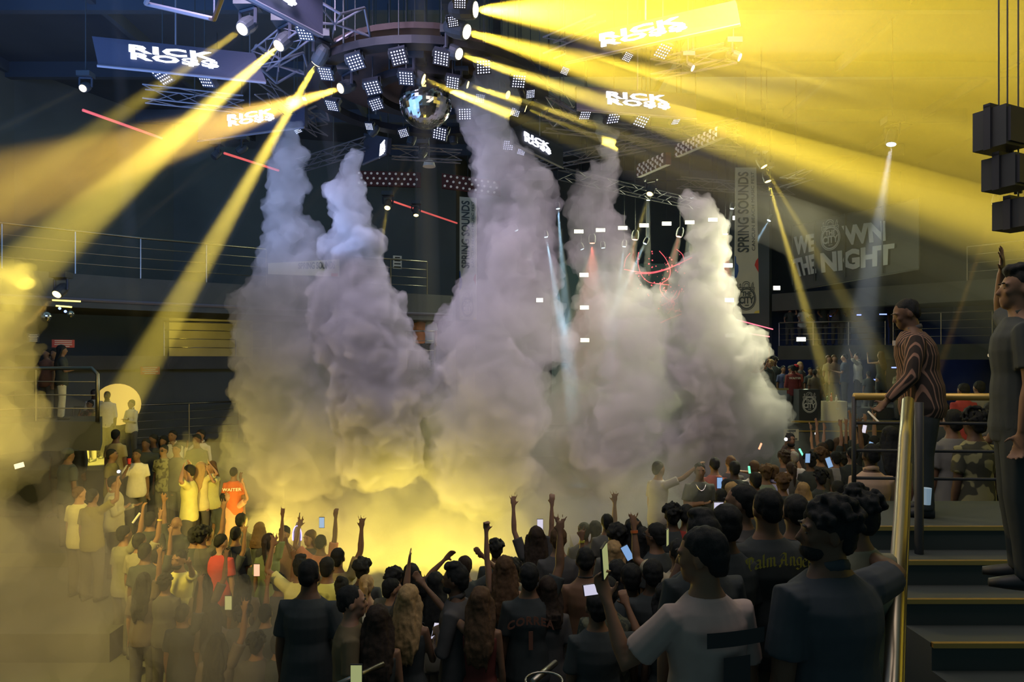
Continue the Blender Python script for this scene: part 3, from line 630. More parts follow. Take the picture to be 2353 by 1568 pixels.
def chain(pts, step=0.45):
    """fill between the given circles"""
    out = []
    for a, b in zip(pts, pts[1:]):
        L = math.hypot(b[0] - a[0], b[1] - a[1]); n = max(1, int(L / (step * min(a[2], b[2]) + 1)))
        for i in range(n):
            t = i / n; out.append(tuple(a[k] + (b[k] - a[k]) * t for k in range(3)) + ((a[3] if len(a) > 3 else 0) * (1 - t) + (b[3] if len(b) > 3 else 0) * t,))
    out.append(tuple(pts[-1][:3]) + ((pts[-1][3] if len(pts[-1]) > 3 else 0),))
    return out
def plume(label, pts, d, m, voxel=.05, amp=.3, freq=1.5, warp=.2, extra=()):
    return smoke(label, d, chain(pts) + [x for e_ in extra for x in (chain(e_) if len(e_) > 1 else e_)], m, voxel, amp, freq, warp)
plume('tall pale smoke jet rising leftmost of the five above the dance floor', [(676, 283, 12), (668, 330, 26), (662, 380, 36), (652, 430, 46), (648, 480, 46), (655, 540, 48), (645, 600, 52), (630, 665, 66), (628, 740, 80), (635, 820, 84), (640, 900, 88), (650, 980, 92), (690, 1050, 100)], 12.6, M_SMOKE,
      extra=([(650, 440, 30), (625, 480, 24), (640, 520, 30)], [(690, 520, 26), (700, 580, 36), (705, 650, 50), (720, 740, 70), (725, 850, 80), (730, 960, 90)], [(600, 690, 40), (590, 740, 44), (595, 830, 44), (590, 930, 40)]))
plume('narrow bright smoke jet second from the left, thin at its tip', [(808, 345, 9), (806, 375, 14), (798, 410, 22), (800, 450, 34), (810, 495, 44), (820, 545, 52), (820, 600, 56), (830, 660, 64), (845, 740, 92), (860, 830, 104), (870, 920, 106), (880, 1020, 110)], 12.2, M_SMOKE_TIGHT, .045, .26, 1.7, .17,
      extra=([(770, 560, 30), (765, 620, 34), (765, 690, 46), (770, 780, 60)], [(905, 700, 34), (915, 760, 44), (925, 850, 50), (930, 940, 60), (985, 860, 18)]))
plume('tallest smoke plume in the middle, passing in front of the mirror ball ring', [(1115, 168, 22, -.6), (1120, 215, 46, -.6), (1092, 265, 42, -.5), (1120, 320, 48, -.4), (1160, 380, 54, -.3), (1200, 435, 58), (1200, 500, 64), (1165, 560, 76), (1150, 630, 84), (1140, 700, 100), (1120, 770, 108), (1130, 860, 124), (1130, 960, 130), (1110, 1050, 130)], 12.4, M_SMOKE, .05, .34, 1.3, .24,
      extra=([(1075, 230, 26, -.6), (1060, 270, 20, -.6), (1078, 310, 26, -.5)], [(1090, 390, 24), (1120, 440, 34), (1110, 500, 40), (1110, 570, 50)], [(1230, 480, 36), (1222, 560, 44), (1225, 640, 44), (1240, 720, 50), (1245, 800, 54)], [(1040, 760, 44), (1030, 850, 50), (1020, 940, 60)]))
plume('ragged smoke plume rising fourth from the left in front of the stage', [(1368, 275, 14), (1390, 330, 26), (1410, 372, 26), (1372, 425, 44), (1365, 490, 38), (1372, 560, 50), (1395, 630, 56), (1430, 690, 76), (1440, 770, 98), (1450, 860, 108), (1430, 950, 115), (1400, 1030, 112)], 13.4, M_SMOKE, .05, .36, 1.4, .26,
      extra=([(1340, 420, 18), (1325, 470, 20), (1335, 520, 26), (1330, 590, 22)], [(1395, 480, 24), (1430, 540, 20)], [(1500, 680, 36), (1525, 740, 44), (1530, 820, 50), (1545, 900, 50)], [(1360, 700, 40), (1355, 790, 44), (1350, 880, 50)]))
plume('bright yellowish smoke jet rightmost of the five beside the long banner', [(1600, 448, 12), (1620, 490, 30), (1630, 540, 42), (1622, 600, 44), (1622, 660, 50), (1632, 720, 60), (1650, 790, 72), (1655, 870, 94), (1655, 960, 104), (1620, 1040, 100)], 13.0, M_SMOKE_TIGHT, .045, .3, 1.5, .2,
      extra=([(1650, 800, 50), (1695, 775, 34), (1712, 795, 28), (1695, 840, 34)], [(1650, 930, 80), (1725, 960, 78), (1755, 1000, 50), (1770, 940, 30)], [(1590, 600, 22), (1585, 680, 34), (1585, 770, 50), (1580, 860, 60)]))
smoke('wide low smoke cloud spread over the middle of the dance floor', 14.2, chain([(620, 1000, 78), (760, 1030, 120), (900, 1040, 130), (1050, 1040, 135), (1200, 1040, 140), (1350, 1030, 130), (1500, 1020, 125), (1640, 1010, 100), (1730, 1020, 66)], 0.5) + chain([(680, 1130, 70), (800, 1170, 80), (930, 1190, 85), (1080, 1200, 90), (1250, 1190, 90), (1400, 1160, 85), (1530, 1130, 75), (1640, 1100, 60)], 0.5) + chain([(590, 900, 50), (640, 920, 70)]),
      M_SMOKE_SOFT, 0.09, 0.55, 0.9, 0.35, 0.8)
smoke('low warm smoke bank under the jets, just behind the raised arms', 12.6, chain([(600, 1120, 70), (680, 1190, 80), (800, 1230, 85), (950, 1250, 85), (1120, 1240, 90), (1280, 1220, 85), (1420, 1180, 75), (1540, 1120, 60)], .5), M_SMOKE_SOFT, 0.08, 0.45, 1.2, 0.35, .9)
smoke('yellow lit smoke puff over the heads at the centre of the dance floor', 11.0, [(930, 1130, 60), (990, 1190, 80), (880, 1180, 75), (1060, 1170, 66), (950, 1250, 90), (1070, 1250, 80), (830, 1230, 60), (1150, 1240, 70), (1000, 1290, 70)],
      M_SMOKE_SOFT, 0.06, 0.4, 1.4, 0.25)
smoke('thin warm smoke veil in front of the middle of the crowd', 8.8, chain([(640, 1260, 60), (760, 1280, 80), (900, 1290, 90), (1050, 1270, 90), (1200, 1250, 90), (1340, 1220, 85), (1450, 1190, 70)], .5), M_SMOKE_THIN, 0.09, 0.4, 0.9, 0.3, .8)
smoke('thick yellow smoke bank at the left edge below the balcony', 8.2, [(-60, 700, 120), (20, 720, 60), (-20, 850, 100), (-40, 980, 110), (40, 640, 40), (30, 900, 30), (-60, 1100, 110), (-80, 1250, 140), (0, 780, 60)],
      M_SMOKE_SOFT, 0.06, 0.4, 1.2, 0.3)
smoke('soft yellow smoke filling the near left corner over the crowd', 6.0, [(60, 1330, 150), (160, 1430, 150), (40, 1500, 160), (250, 1520, 120), (160, 1260, 90), (-60, 1350, 150), (300, 1430, 60)],
      M_SMOKE_SOFT, 0.06, 0.35, 1.0, 0.25)
smoke('dim thin smoke drifting over the crowd left of the man in plain black tee', 6.4, [(420, 1400, 120), (560, 1440, 120), (330, 1300, 110), (480, 1530, 110), (640, 1500, 90), (220, 1180, 90), (120, 1060, 70), (180, 960, 50)],
      M_SMOKE_MID, 0.08, 0.4, 0.9, 0.3)
smoke('bright yellow smoke puff around the lit dancers below the left balcony', 13.6, [(440, 1060, 50), (410, 1085, 45), (480, 1080, 40), (390, 1120, 46), (520, 1110, 46), (560, 1060, 50), (580, 1140, 60), (540, 1010, 40), (480, 1150, 50)],
      M_SMOKE_SOFT, 0.07, 0.4, 1.3, 0.25)
smoke('small yellow glowing smoke puff behind the raised lit bottle', 11.0, [(625, 1195, 50), (600, 1215, 46), (660, 1220, 50), (640, 1170, 46), (700, 1180, 50)],
      M_SMOKE_SOFT, 0.06, 0.3, 1.5, 0.2)
# unseen yellow lights added in the smoke for its glow, and on the left
smoke('pale smoke veil around the ghostly man at the right edge of the clouds', 9.3, chain([(1440, 1120, 55), (1510, 1090, 60), (1560, 1060, 40)], .5) + [(1530, 1150, 50), (1470, 1180, 50)], M_SMOKE_SOFT, 0.07, 0.35, 1.3, 0.25)
light('AREA', 'smoke_fill_wash', (-1.4, 11.6, 0.5), 170, YEL, (-1.5, 12.0, 5), 3.0)
light('POINT', 'smoke_fill_glow', W(930, 1150, 11.2), 46, YEL, radius=0.8)
light('POINT', 'smoke_fill_glow', W(1030, 1220, 11.2), 40, YEL, radius=0.8)
light('POINT', 'smoke_fill_glow', W(850, 1190, 11.6), 22, YEL, radius=0.8)
light('POINT', 'smoke_fill_glow', W(1110, 1180, 11.6), 16, YEL, radius=0.8)
light('AREA', 'smoke_fill_wash', (-4.2, 12.4, 0.5), 85, (1.0, 0.62, 0.14), (-4.2, 12.8, 5), 2.5)
light('POINT', 'smoke_fill_glow', W(985, 1290, 10.4), 18, YEL, radius=0.3)
light('POINT', 'smoke_fill_glow', W(630, 1215, 11.2), 55, YEL, radius=0.3)
light('POINT', 'smoke_fill_glow', W(450, 1050, 13.2), 55, YEL, radius=0.3)
light('SPOT', 'left_wash', W(-350, 500, 6.0), 2500, (1.0, 0.72, 0.12), W(0, 1000, 8.2), spot=R(80), blend=1.0, radius=0.3)
light('SPOT', 'corner_wash', W(-200, 1000, 4.0), 480, (1.0, 0.66, 0.16), W(100, 1400, 6.0), spot=R(100), blend=1.0, radius=0.3)

# ------------------------------------------------------------------ beams: moving head lamps with the haze their light crosses
M_HAZE = {k: volume_mat('beam_haze', (0.95, 0.95, 0.95), k, 0.25) for k in (0.02, 0.05, 0.1)}
ZR = 9.05; BOOST = 2.6
def fixture(p, dirv, lens_mat, r=0.085, label='', group=None, hang=True, small=False):
    """a moving head lamp: base, yoke, head and lens, aimed along dirv"""
    dirv = Vector(dirv).normalized()
    root = empty('moving_head_light', p, label=label, cat='stage light', group=group)
    k = r / 0.085; c = -dirv * (0.16 * k)
    h = S(); h.tube([c - dirv * 0.16 * k, c - dirv * 0.10 * k, c, -dirv * 0.03 * k, -dirv * 0.005], [0.07 * k, 0.105 * k, 0.12 * k, 0.11 * k, 0.10 * k], 14)
    mk('lamp_head', h, M_BLACK, root, smooth=False)
    l = S(); l.tube([Vector((0, 0, 0)) - dirv * 0.004, dirv * 0.006], [r, r], 16); mk('lens', l, lens_mat, root)
    if small:
        mk('drop_rod', S().tube([c, (c.x, c.y, 12.05 - p[2])], 0.006, 5), M_BLACK, root); return root
    up = Vector((0, 0, 1 if hang else -1)); side = dirv.cross(up)
    side = side.normalized() if side.length > 0.1 else Vector((1, 0, 0))
    y = S(); 
    for s_ in (-1, 1): y.tube([c + side * s_ * 0.145 * k, c + side * s_ * 0.15 * k + up * 0.22 * k], 0.028 * k, 6)
    y.tube([c - side * 0.15 * k + up * 0.23 * k, c + side * 0.15 * k + up * 0.23 * k], 0.03 * k, 6)
    mk('yoke', y, M_GREYH, root)
    b = S(); b.box(c + up * 0.31 * k, (0.34 * k, 0.26 * k, 0.12 * k)); mk('base', b, M_BLACK, root)
    q = c + up * .37 * k; mk('drop_rod', S().tube([q, (q.x, q.y, max(q.z + .1, (12.05 if p[2] > 6 else 5.5) - p[2]))], 0.010, 5), M_BLACK, root)
    return root
def beam(p0, p1, r1, energy, color, lens, dens, label, r0=0.085, blend=0.6, small=False, lampgroup='moving head lights under the truss'):
    p0, p1 = Vector(p0), Vector(p1); dv = p1 - p0; L = dv.length; dn = dv / L
    root = fixture(p0, dn, lens, r0, label[0], small=small)
    room = [(14.8 - p0.x) / dn.x if dn.x > 1e-6 else 99, (-14.5 - p0.x) / dn.x if dn.x < -1e-6 else 99, (0.02 - p0.z) / dn.z if dn.z < -1e-6 else 99, (29.8 - p0.y) / dn.y if dn.y > 1e-6 else 99, (1.5 - p0.y) / dn.y if dn.y < -1e-6 else 99]
    L2 = max(L * 1.0, min(room + [24.0])); r1 = r0 + (r1 - r0) * L2 / L; p1 = p0 + dn * L2; L = L2
    apex = p0 - dn * (r0 * L / (r1 - r0)) if r1 > r0 else p0
    half = math.atan2(r1, (p1 - apex).length)
    back = min((p0 - apex).length, 0.0)
    light('SPOT', 'lamp', p0 + dn * 0.03, energy * BOOST, color, p1, spot=2 * math.atan2(r1, L), blend=blend, radius=r0 * 0.5, parent=root)
    s = S(); n = 20
    s.tube([p0 + dn * 0.02, p0 + dn * (L * 0.25), p0 + dn * L], [r0 * 1.0, r0 + (r1 - r0) * 0.27, r1 * 1.04], n)
    mk('haze', s, M_HAZE[dens], smooth=True, label=label[1], cat='light beam', kind='stuff')
    return root
def B(x0, y0, x1, y1, d1, r1px, e, color, lens, dens, where, d0=None, **kw):
    p0 = W(x0, y0, d0) if d0 else WZ(x0, y0, ZR)
    p1 = W(x1, y1, d1)
    beam(p0, p1, r1px * d1 / F, e, color, lens, dens, ('black moving head lamp ' + where, 'beam of light in haze from the lamp ' + where), **kw)
# left fan
B(190, 203, -260, 425, 8.0, 22, 700, YEL, M_LENSY, 0.02, 'farthest left under the roof', r0=0.06)
B(556, 67, -150, 560, 6.5, 60, 14000, YEL, M_LENSY, 0.02, 'just right of the first name screen')
B(640, 105, -80, 740, 7.5, 95, 20000, YEL, M_LENSY, 0.05, 'between the two left name screens')
B(727, 145, 262, 960, 16.0, 52, 52000, YEL, M_LENSY, 0.05, 'left of the ring over the first smoke jet')
B(782, 203, -250, 520, 8.0, 150, 36000, (1.0, 0.6, 0.08), M_LENSY, 0.02, 'at the left rim of the ring')
# right fan
B(1093, 22, 2700, 90, 7.5, 420, 55000, (1.0, .69, .045), M_LENSH, 0.02, 'highest, at the top edge above the ring', r0=0.1, blend=0.9)
B(1073, 73, 2750, 560, 7.0, 210, 42000, (1.0, .70, .05), M_LENSH, 0.02, 'second highest above the ring', r0=0.1)
B(1055, 124, 2600, 640, 7.0, 110, 26000, YEL, M_LENSH, 0.05, 'third from the top above the ring')
B(973, 182, 1900, 560, 12.0, 60, 8000, YEL, M_LENSY, 0.05, 'in the ring left of the tallest plume')
B(1167, 218, 2500, 690, 9.0, 70, 8000, YEL, M_LENSY, 0.02, 'at the right rim of the ring', r0=0.07)
B(1208, 250, 2100, 610, 14.0, 55, 7000, YEL, M_LENSY, 0.02, 'just outside the right rim of the ring', r0=0.06)
B(1075, 195, 1500, 330, 12.0, 40, 1200, YEL, M_LENSY, 0.05, 'above the mirror ball behind the tallest plume', r0=0.06)
B(1700, 132, 2500, 390, 9.0, 45, 6000, YEL, M_LENSY, 0.02, 'high up right of the upper name screen', r0=0.06)
B(1592, 157, 2300, 480, 9.5, 55, 1800, YEL, M_LENSY, 0.02, 'right of the small led panels', r0=0.05)
B(1756, 383, 2040, 850, 16.0, 30, 4000, YEL, M_LENSY, 0.05, 'upper of the pair right of the long banner', r0=0.08)
B(1765, 417, 1925, 960, 17.5, 22, 12000, YEL, M_LENSY, 0.1, 'lower of the pair right of the long banner', r0=0.08)
B(1493, 446, 1425, 660, 18.5, 12, 2600, YEL, M_LENSY, 0.1, 'over the middle of the stage', r0=0.09)
B(2290, 470, 2185, 770, 9.0, 14, 1500, ORA, M_LENSY, 0.05, 'on the right edge over the stairs', d0=8.5, r0=0.05)
B(130, 677, -60, 870, 13.0, 20, 1800, ORA, M_LENSY, 0.05, 'under the left balcony', d0=15.0, r0=0.09)
B(890, 478, 872, 590, 20.5, 10, 2200, YEL, M_LENSY, 0.1, 'small and bright behind the second smoke jet', r0=0.09)
B(956, 495, 957, 640, 22.0, 10, 150, YEL, M_LENSY, 0.05, 'small and dim behind the dotted sign', r0=0.08)
for i, (x0, y0, x1, y1, w_) in enumerate([(850, 310, 690, 490, 'under the far left of the ring'), (942, 332, 868, 540, 'under the ring left of the ball'), (966, 360, 850, 520, 'hanging lowest below the ring'),
                         (1043, 330, 1060, 540, 'below the ball on its right'), (545, 350, 230, 560, 'left behind the low name screen'), (490, 362, 290, 545, 'farthest behind the low name screen')]):
    B(x0, y0, x1, y1, 15.0, 10, 600, ORA, M_BLACK, 0.05, w_, r0=0.07)
B(262, -60, 300, 560, 12.0, 16, 700, ORA, M_BLACK, 0.05, 'above the frame over the first name screen', d0=9.5, r0=0.09)
B(965, -60, 985, 640, 15.0, 26, 2200, YEL, M_BLACK, 0.05, 'above the frame over the mirror ball', d0=9.5, r0=0.16)
B(695, -60, 790, 520, 12.5, 18, 900, ORA, M_BLACK, 0.05, 'above the frame over the second name screen', d0=9.5, r0=0.1)
B(2048, 332, 1985, 720, 15.2, 40, 2200, (0.75, 0.85, 1.0), M_LENSB, 0.05, 'shining white above the big slogan', d0=15.6, r0=0.1)
# blue and red beams over the stage
for x0, y0, x1, y1, e, w_ in [(1187, 530, 1245, 650, 300, 'leftmost on the stage'), (1255, 545, 1305, 840, 1200, 'second from the left on the stage'), (1282, 480, 1312, 860, 1100, 'higher, above the second one on the stage'),
                          (1338, 573, 1385, 700, 400, 'third from the left on the low stage bar'), (1386, 570, 1392, 640, 120, 'dim, fourth on the low stage bar'), (1434, 567, 1426, 630, 400, 'fifth on the low stage bar'),
                          (1482, 560, 1452, 625, 400, 'sixth on the low stage bar'), (1490, 460, 1488, 600, 260, 'high over the stage centre'), (1590, 455, 1578, 620, 260, 'high over the stage beside the last jet'),
                          (1682, 480, 1656, 620, 300, 'high beside the long banner'), (1767, 507, 1735, 560, 300, 'right behind the long banner')]:
    B(x0, y0, x1, y1, 23.0, 8 if e < 1000 else 22, e * 4, BLU, M_LENSB, 0.1, 'in blue, ' + w_, d0=23.0, r0=0.06, small=True)
for x0, y0, x1, y1, w_ in [(1459, 551, 1452, 625, 'left of the three red ones'), (1560, 544, 1542, 615, 'middle of the three red ones'), (1667, 538, 1666, 570, 'right of the three red ones'), (1361, 559, 1361, 580, 'dimmest red one at the stage left')]:
    B(x0, y0, x1, y1, 23.0, 12, 800, (1, .16, .1), M_LENSR, 0.1, 'shining red, ' + w_, d0=23.0, r0=0.085, small=True)
# ------------------------------------------------------------------ people
def V(*a): return Vector(a)
SKIN = {'a': (0.34, 0.20, 0.14), 'b': (0.22, 0.125, 0.08), 'c': (0.13, 0.075, 0.05), 'd': (0.06, 0.035, 0.027)}
def M_skin(k): return cmat('skin', SKIN[k], rough=0.55, bump=0.05, scale=60.0)
def M_cloth(c, **kw): return cmat('cloth', c, rough=0.9, var=0.12, scale=14.0, bump=0.15, spec=0.1, **kw)
def M_hair(c): return cmat('hair', c, rough=0.75, var=0.45, scale=160.0, bump=0.8, spec=0.12)
BLACK, CHAR, NAVY, WHITE, CREAM = (0.055, 0.065, 0.07), (0.09, 0.09, 0.095), (0.05, 0.065, 0.11), (0.62, 0.60, 0.56), (0.6, 0.5, 0.36)
HB, HD, HBR, HBL = (0.022, 0.024, 0.026), (0.04, 0.03, 0.025), (0.10, 0.062, 0.038), (0.38, 0.26, 0.13)
POSE = {                        # upper arm and forearm directions for a right arm: x outward, y forward, z up
    'down': ((.14, -.02, -1), (.04, .16, -1)), 'out': ((.35, -.05, -1), (.15, .2, -1)), 'up': ((.35, .25, .95), (.02, .12, 1)), 'upbent': ((.75, .25, .55), (-.15, .25, 1)),
    'phone': ((.25, .80, -.05), (-.25, .35, .95)), 'phonelow': ((.18, .25, -1), (-.25, .95, .25)), 'wave': ((.85, .25, .35), (.35, .25, .95)), 'fold': ((.2, .2, -1), (-.95, .45, .25)),
    'point': ((.5, .6, .35), (.35, .7, .65)), 'head': ((.95, .1, .45), (-.75, .05, .7)), 'side': ((.95, .15, -.05), (.95, .2, .15)), 'rail': ((.35, .65, -.75), (.1, .85, -.35)), 'hip': ((.6, -.25, -.8), (-.35, .35, -.85)),
    'high': ((.12, .15, 1), (.02, .05, 1)), 'drink': ((.3, .35, -.9), (-.5, .5, .85)), 'mouth': ((.3, .5, -.55), (-.45, .15, 1)), 'back': ((.9, -.3, .25), (.5, -.1, .95)),
}
def hand(s, wrist, f, thumb, k, mode, fr):
    """palm, four fingers of different lengths and a thumb; f along the forearm, thumb: unit vector towards the thumb side"""
    f = f.normalized(); t = (thumb - f * thumb.dot(f)).normalized(); n = f.cross(t)
    s.rings([(wrist - f * .02 * k, t * .024 * k, n * .02 * k), (wrist + f * .02 * k, t * .030 * k, n * .018 * k), (wrist + f * .06 * k, t * .040 * k, n * .015 * k), (wrist + f * .095 * k, t * .038 * k, n * .012 * k)], 10)
    curl = {'open': .18, 'relax': .5, 'fist': 1.5, 'grip': 1.1, 'two': 1.3}[mode]; spread = {'open': .42, 'relax': .05}.get(mode, .03)
    for i, (o, L) in enumerate(((.030, .070), (.010, .078), (-.011, .073), (-.031, .058))):
        c = curl if not (mode == 'two' and i in (0, 3)) else .08
        b = wrist + (f * .09 + t * o) * k; a1 = c * .55; d1 = (f + t * (o / .03) * spread).normalized(); q = (d1 * math.cos(a1) - n * math.sin(a1)); a2 = a1 + c * .8; q2 = d1 * math.cos(a2) - n * math.sin(a2); a3 = a2 + c * .5; q3 = d1 * math.cos(a3) - n * math.sin(a3)
        p1 = b + q * L * .48 * k; p2 = p1 + q2 * L * .33 * k; p3 = p2 + q3 * L * .25 * k
        s.tube([b - d1 * .015 * k, b, p1, p2, p3], [fr, fr, fr * .95, fr * .88, fr * .7], 7)
    tb = wrist + (f * .03 + t * .028) * k; td = (f * .7 + t * .75 - n * (.2 if mode == 'open' else .7)).normalized(); p1 = tb + td * .036 * k; p2 = p1 + (td * .6 + f * .6 - n * (.1 if mode == 'open' else .5)).normalized() * .03 * k
    s.tube([tb - td * .012 * k, tb, p1, p2], [fr * 1.3, fr * 1.25, fr * 1.05, fr * .8], 7)
    return wrist + f * .1 * k - n * .03 * k
_pn = [0]
def person(loc, rz, label, H=1.75, sex='m', skin='b', hair='short', hc=HB, top='tee', tc=BLACK, pc=CHAR, R_='down', L_='down', hR='relax', hL='relax', yaw=0.0, pitch=0.0, fat=1.0, vox=.014, face=False,
           beard=False, lean=(0, 0), cat='person', group=None, hatc=None, legs=True, tmat=None, twist=0.0, glasses=None, bands=()):
    """a standing figure; forward is local +y. yaw turns the head left, pitch > 0 looks down"""
    if hR == 'relax' and R_ in ('up', 'high', 'wave', 'upbent'): hR = 'open'
    if hL == 'relax' and L_ in ('up', 'high', 'wave', 'upbent'): hL = 'open'
    if vox < .021 and 'open' in (hR, hL) or 'two' in (hR, hL): vox = min(vox, .0115)
    _pn[0] += 1; k = H / 1.75; w = (0.88 if sex == 'f' else 1.0) * fat; dp = (0.95 if sex == 'f' else 1.0) * fat
    root = empty('person', loc, rz, label=label, cat=cat, group=group)
    lx, ly = lean
    def T(p):       # lean of the upper body from the hips
        p = Vector(p) * k
        z = max(0, p.z - .95 * k); return Vector((p.x + lx * z, p.y + ly * z, p.z))
    TW = Matrix.Rotation(twist, 3, 'Z')
    def G(p):       # parts above the waist also twist
        p = Vector(p); return T(TW @ p if p.z > 1.15 else p)
    fw = (1.12 if sex == 'f' else 1.0)
    torso = [(.80, .15 * w * fw, .115 * dp), (.88, .168 * w * fw, .125 * dp), (.96, .160 * w * fw, .118 * dp), (1.06, (.128 if sex == 'f' else .150) * w, .105 * dp * fat), (1.18, .142 * w, .112 * dp), (1.30, .160 * w, .126 * dp), (1.38, .162 * w, .116 * dp), (1.44, .132 * w, .092 * dp), (1.485, .085 * w, .068)]
    nr = (.048 if sex == 'f' else .058) * (1 + (fat - 1) * .6)
    sh = .165 * w
    b = S()
    b.rings([(G((0, .0 if z < 1.4 else -.01, z)), V(a, 0, 0) * k, V(0, d, 0) * k) for z, a, d in torso] + [(G((0, .0, 1.53)), V(nr, 0, 0) * k, V(0, nr, 0) * k), (G((0, .012, 1.60)), V(nr * .95, 0, 0) * k, V(0, nr, 0) * k)], 18)
    # head in its own frame around the top of the neck
    N0 = G((0, .005, 1.55)); HM = Matrix.Rotation(yaw + twist, 3, 'Z') @ Matrix.Rotation(-pitch, 3, 'X')
    hp = lambda p: N0 + HM @ (Vector((p[0], p[1] - .005, p[2] - 1.55)) * k)
    hball = lambda S_, c, r, n=12, m=8: S_.ball(hp(c), tuple(x * k for x in r), n, m, HM)
    hball(b, (0, .005, 1.665), (.074, .094, .092), 16, 12); hball(b, (0, .045, 1.60), (.056, .058, .068)); hball(b, (0, .075, 1.558), (.030, .026, .024)); hball(b, (0, .058, 1.64), (.062, .048, .06))
    for sx in (-1, 1):
        hball(b, (sx * .076, .0, 1.635), (.010, .021, .032), 8, 6)
        if face: hball(b, (sx * .035, .090, 1.672), (.026, .014, .010), 8, 6); hball(b, (sx * .038, .078, 1.625), (.022, .022, .02), 8, 6)
    b.tube([hp((0, .092, 1.66)), hp((0, .106, 1.64)), hp((0, .118, 1.618)), hp((0, .098, 1.608))], [.009 * k, .011 * k, .015 * k, .010 * k], 8)
    if face: b.ball(hp((0, .098, 1.585)), (.022 * k, .010 * k, .006 * k), 8, 6, HM); b.ball(hp((0, .096, 1.574)), (.020 * k, .010 * k, .007 * k), 8, 6, HM)
    fr = (.0088 if vox < .012 else .011) * k * (.88 if sex == 'f' else 1) ; hands = {}; arms = {}
    for sx, ps, hm in ((1, R_, hR), (-1, L_, hL)):
        if ps is None: continue
        ua, fa = (POSE[ps] if isinstance(ps, str) else ps)
        ua = TW @ V(ua[0] * sx, ua[1], ua[2]).normalized(); fa = TW @ V(fa[0] * sx, fa[1], fa[2]).normalized()
        lift = max(0, ua.z) * .05; s0 = G((sx * (sh - .01), -.005, 1.405 + lift)); el = s0 + ua * .285 * k; wr = el + fa * .255 * k; ar = (.037 if sex == 'f' else .046) * fat * k
        b.tube([G((sx * .09, -.005, 1.40)), s0, s0.lerp(el, .35), s0.lerp(el, .8), el, el.lerp(wr, .3), el.lerp(wr, .75), wr], [ar * 1.0, ar * 1.15, ar * 1.0, ar * .82, ar * .78, ar * .82, ar * .60, ar * .48], 12)
        th = TW @ V(-sx * .6, .8, 0) if fa.z < .3 else TW @ V(-sx, .25, 0)
        hands[sx] = hand(b, wr, fa, th, k * (.92 if sex == 'f' else 1), hm, fr); arms[sx] = (s0, el, wr, ar)
    for sx in (-1, 1):
        if legs: b.tube([T((sx * .085 * fw, 0, .90)), T((sx * .095 * fw, .0, .78)), T((sx * .105, .01, .50)), T((sx * .108, -.01, .28)), T((sx * .11, -.02, .08))], [.10 * w * k, .088 * w * k, .058 * w * k, .052 * w * k, .038 * k], 10)
    body = mk('body', b, M_skin(skin), root); remesh_later(body, vox * k, 3)
    # clothing
    if top != 'none':
        c = S(); e = .014 if top not in ('dress', 'tank') else .008
        z0 = .80 if top != 'tank' else .92
        rr = [(z, a + e + (.012 if z < 1.1 and top in ('tee', 'shirt') else 0), d + e + (.012 if z < 1.1 and top in ('tee', 'shirt') else 0)) for z, a, d in torso if z >= z0 - .001]
        if top in ('dress', 'tank'): rr = [q for q in rr if q[0] < 1.4]
        else: rr[-1] = (1.495, nr + .022, nr + .02)
        if top == 'dress': rr = [(.55, .21 * w, .16), (.68, .20 * w, .15)] + rr
        c.rings([(G((0, -.004, z)), V(a, 0, 0) * k, V(0, d, 0) * k) for z, a, d in rr], 20)
        if top in ('dress', 'tank'):
            for sx in (-1, 1): c.tube([G((sx * .09, .11, 1.33)), G((sx * .10, .07, 1.43)), G((sx * .10, .0, 1.465)), G((sx * .095, -.08, 1.42)), G((sx * .09, -.12, 1.32))], .011 * k, 6)
        else:
            for sx, (s0, el, wr, ar) in arms.items():
                if top in ('tee', 'polo'): c.tube([G((sx * .06, -.005, 1.40)), s0, s0.lerp(el, .4), s0.lerp(el, .72)], [(ar + e) * 1.0, (ar + e) * 1.12, ar + e * 1.3, ar + e * 1.5], 12)
                elif top == 'rolled': c.tube([G((sx * .06, -.005, 1.40)), s0, s0.lerp(el, .5), el, el.lerp(wr, .25)], [(ar + e), (ar + e) * 1.15, ar + e, ar + e * .7, ar + e * .6], 12)
                else: c.tube([G((sx * .06, -.005, 1.40)), s0, s0.lerp(el, .5), el, el.lerp(wr, .5), el.lerp(wr, .95)], [(ar + e), (ar + e) * 1.15, ar + e * .9, ar + e * .7, ar * .85 + e * .5, ar * .6 + e * .6], 12)
        nm = {'dress': 'dress', 'tank': 'tank_top', 'shirt': 'shirt', 'rolled': 'shirt'}.get(top, 't_shirt')
        o = mk(nm, c, tmat or M_cloth(tc), root); remesh_later(o, vox * k, 2, wrinkle(_pn[0], .006 if vox < .012 else .003) if vox < .013 else None)
        if top in ('shirt', 'rolled', 'polo'):
            q = S().tube([G((.058, .03, 1.505)), G((.045, -.05, 1.53)), G((0, -.068, 1.54)), G((-.045, -.05, 1.53)), G((-.058, .03, 1.505))], [(.010, .024)] * 5, 6); mk('collar', q, M_cloth(tc), o, smooth=True)
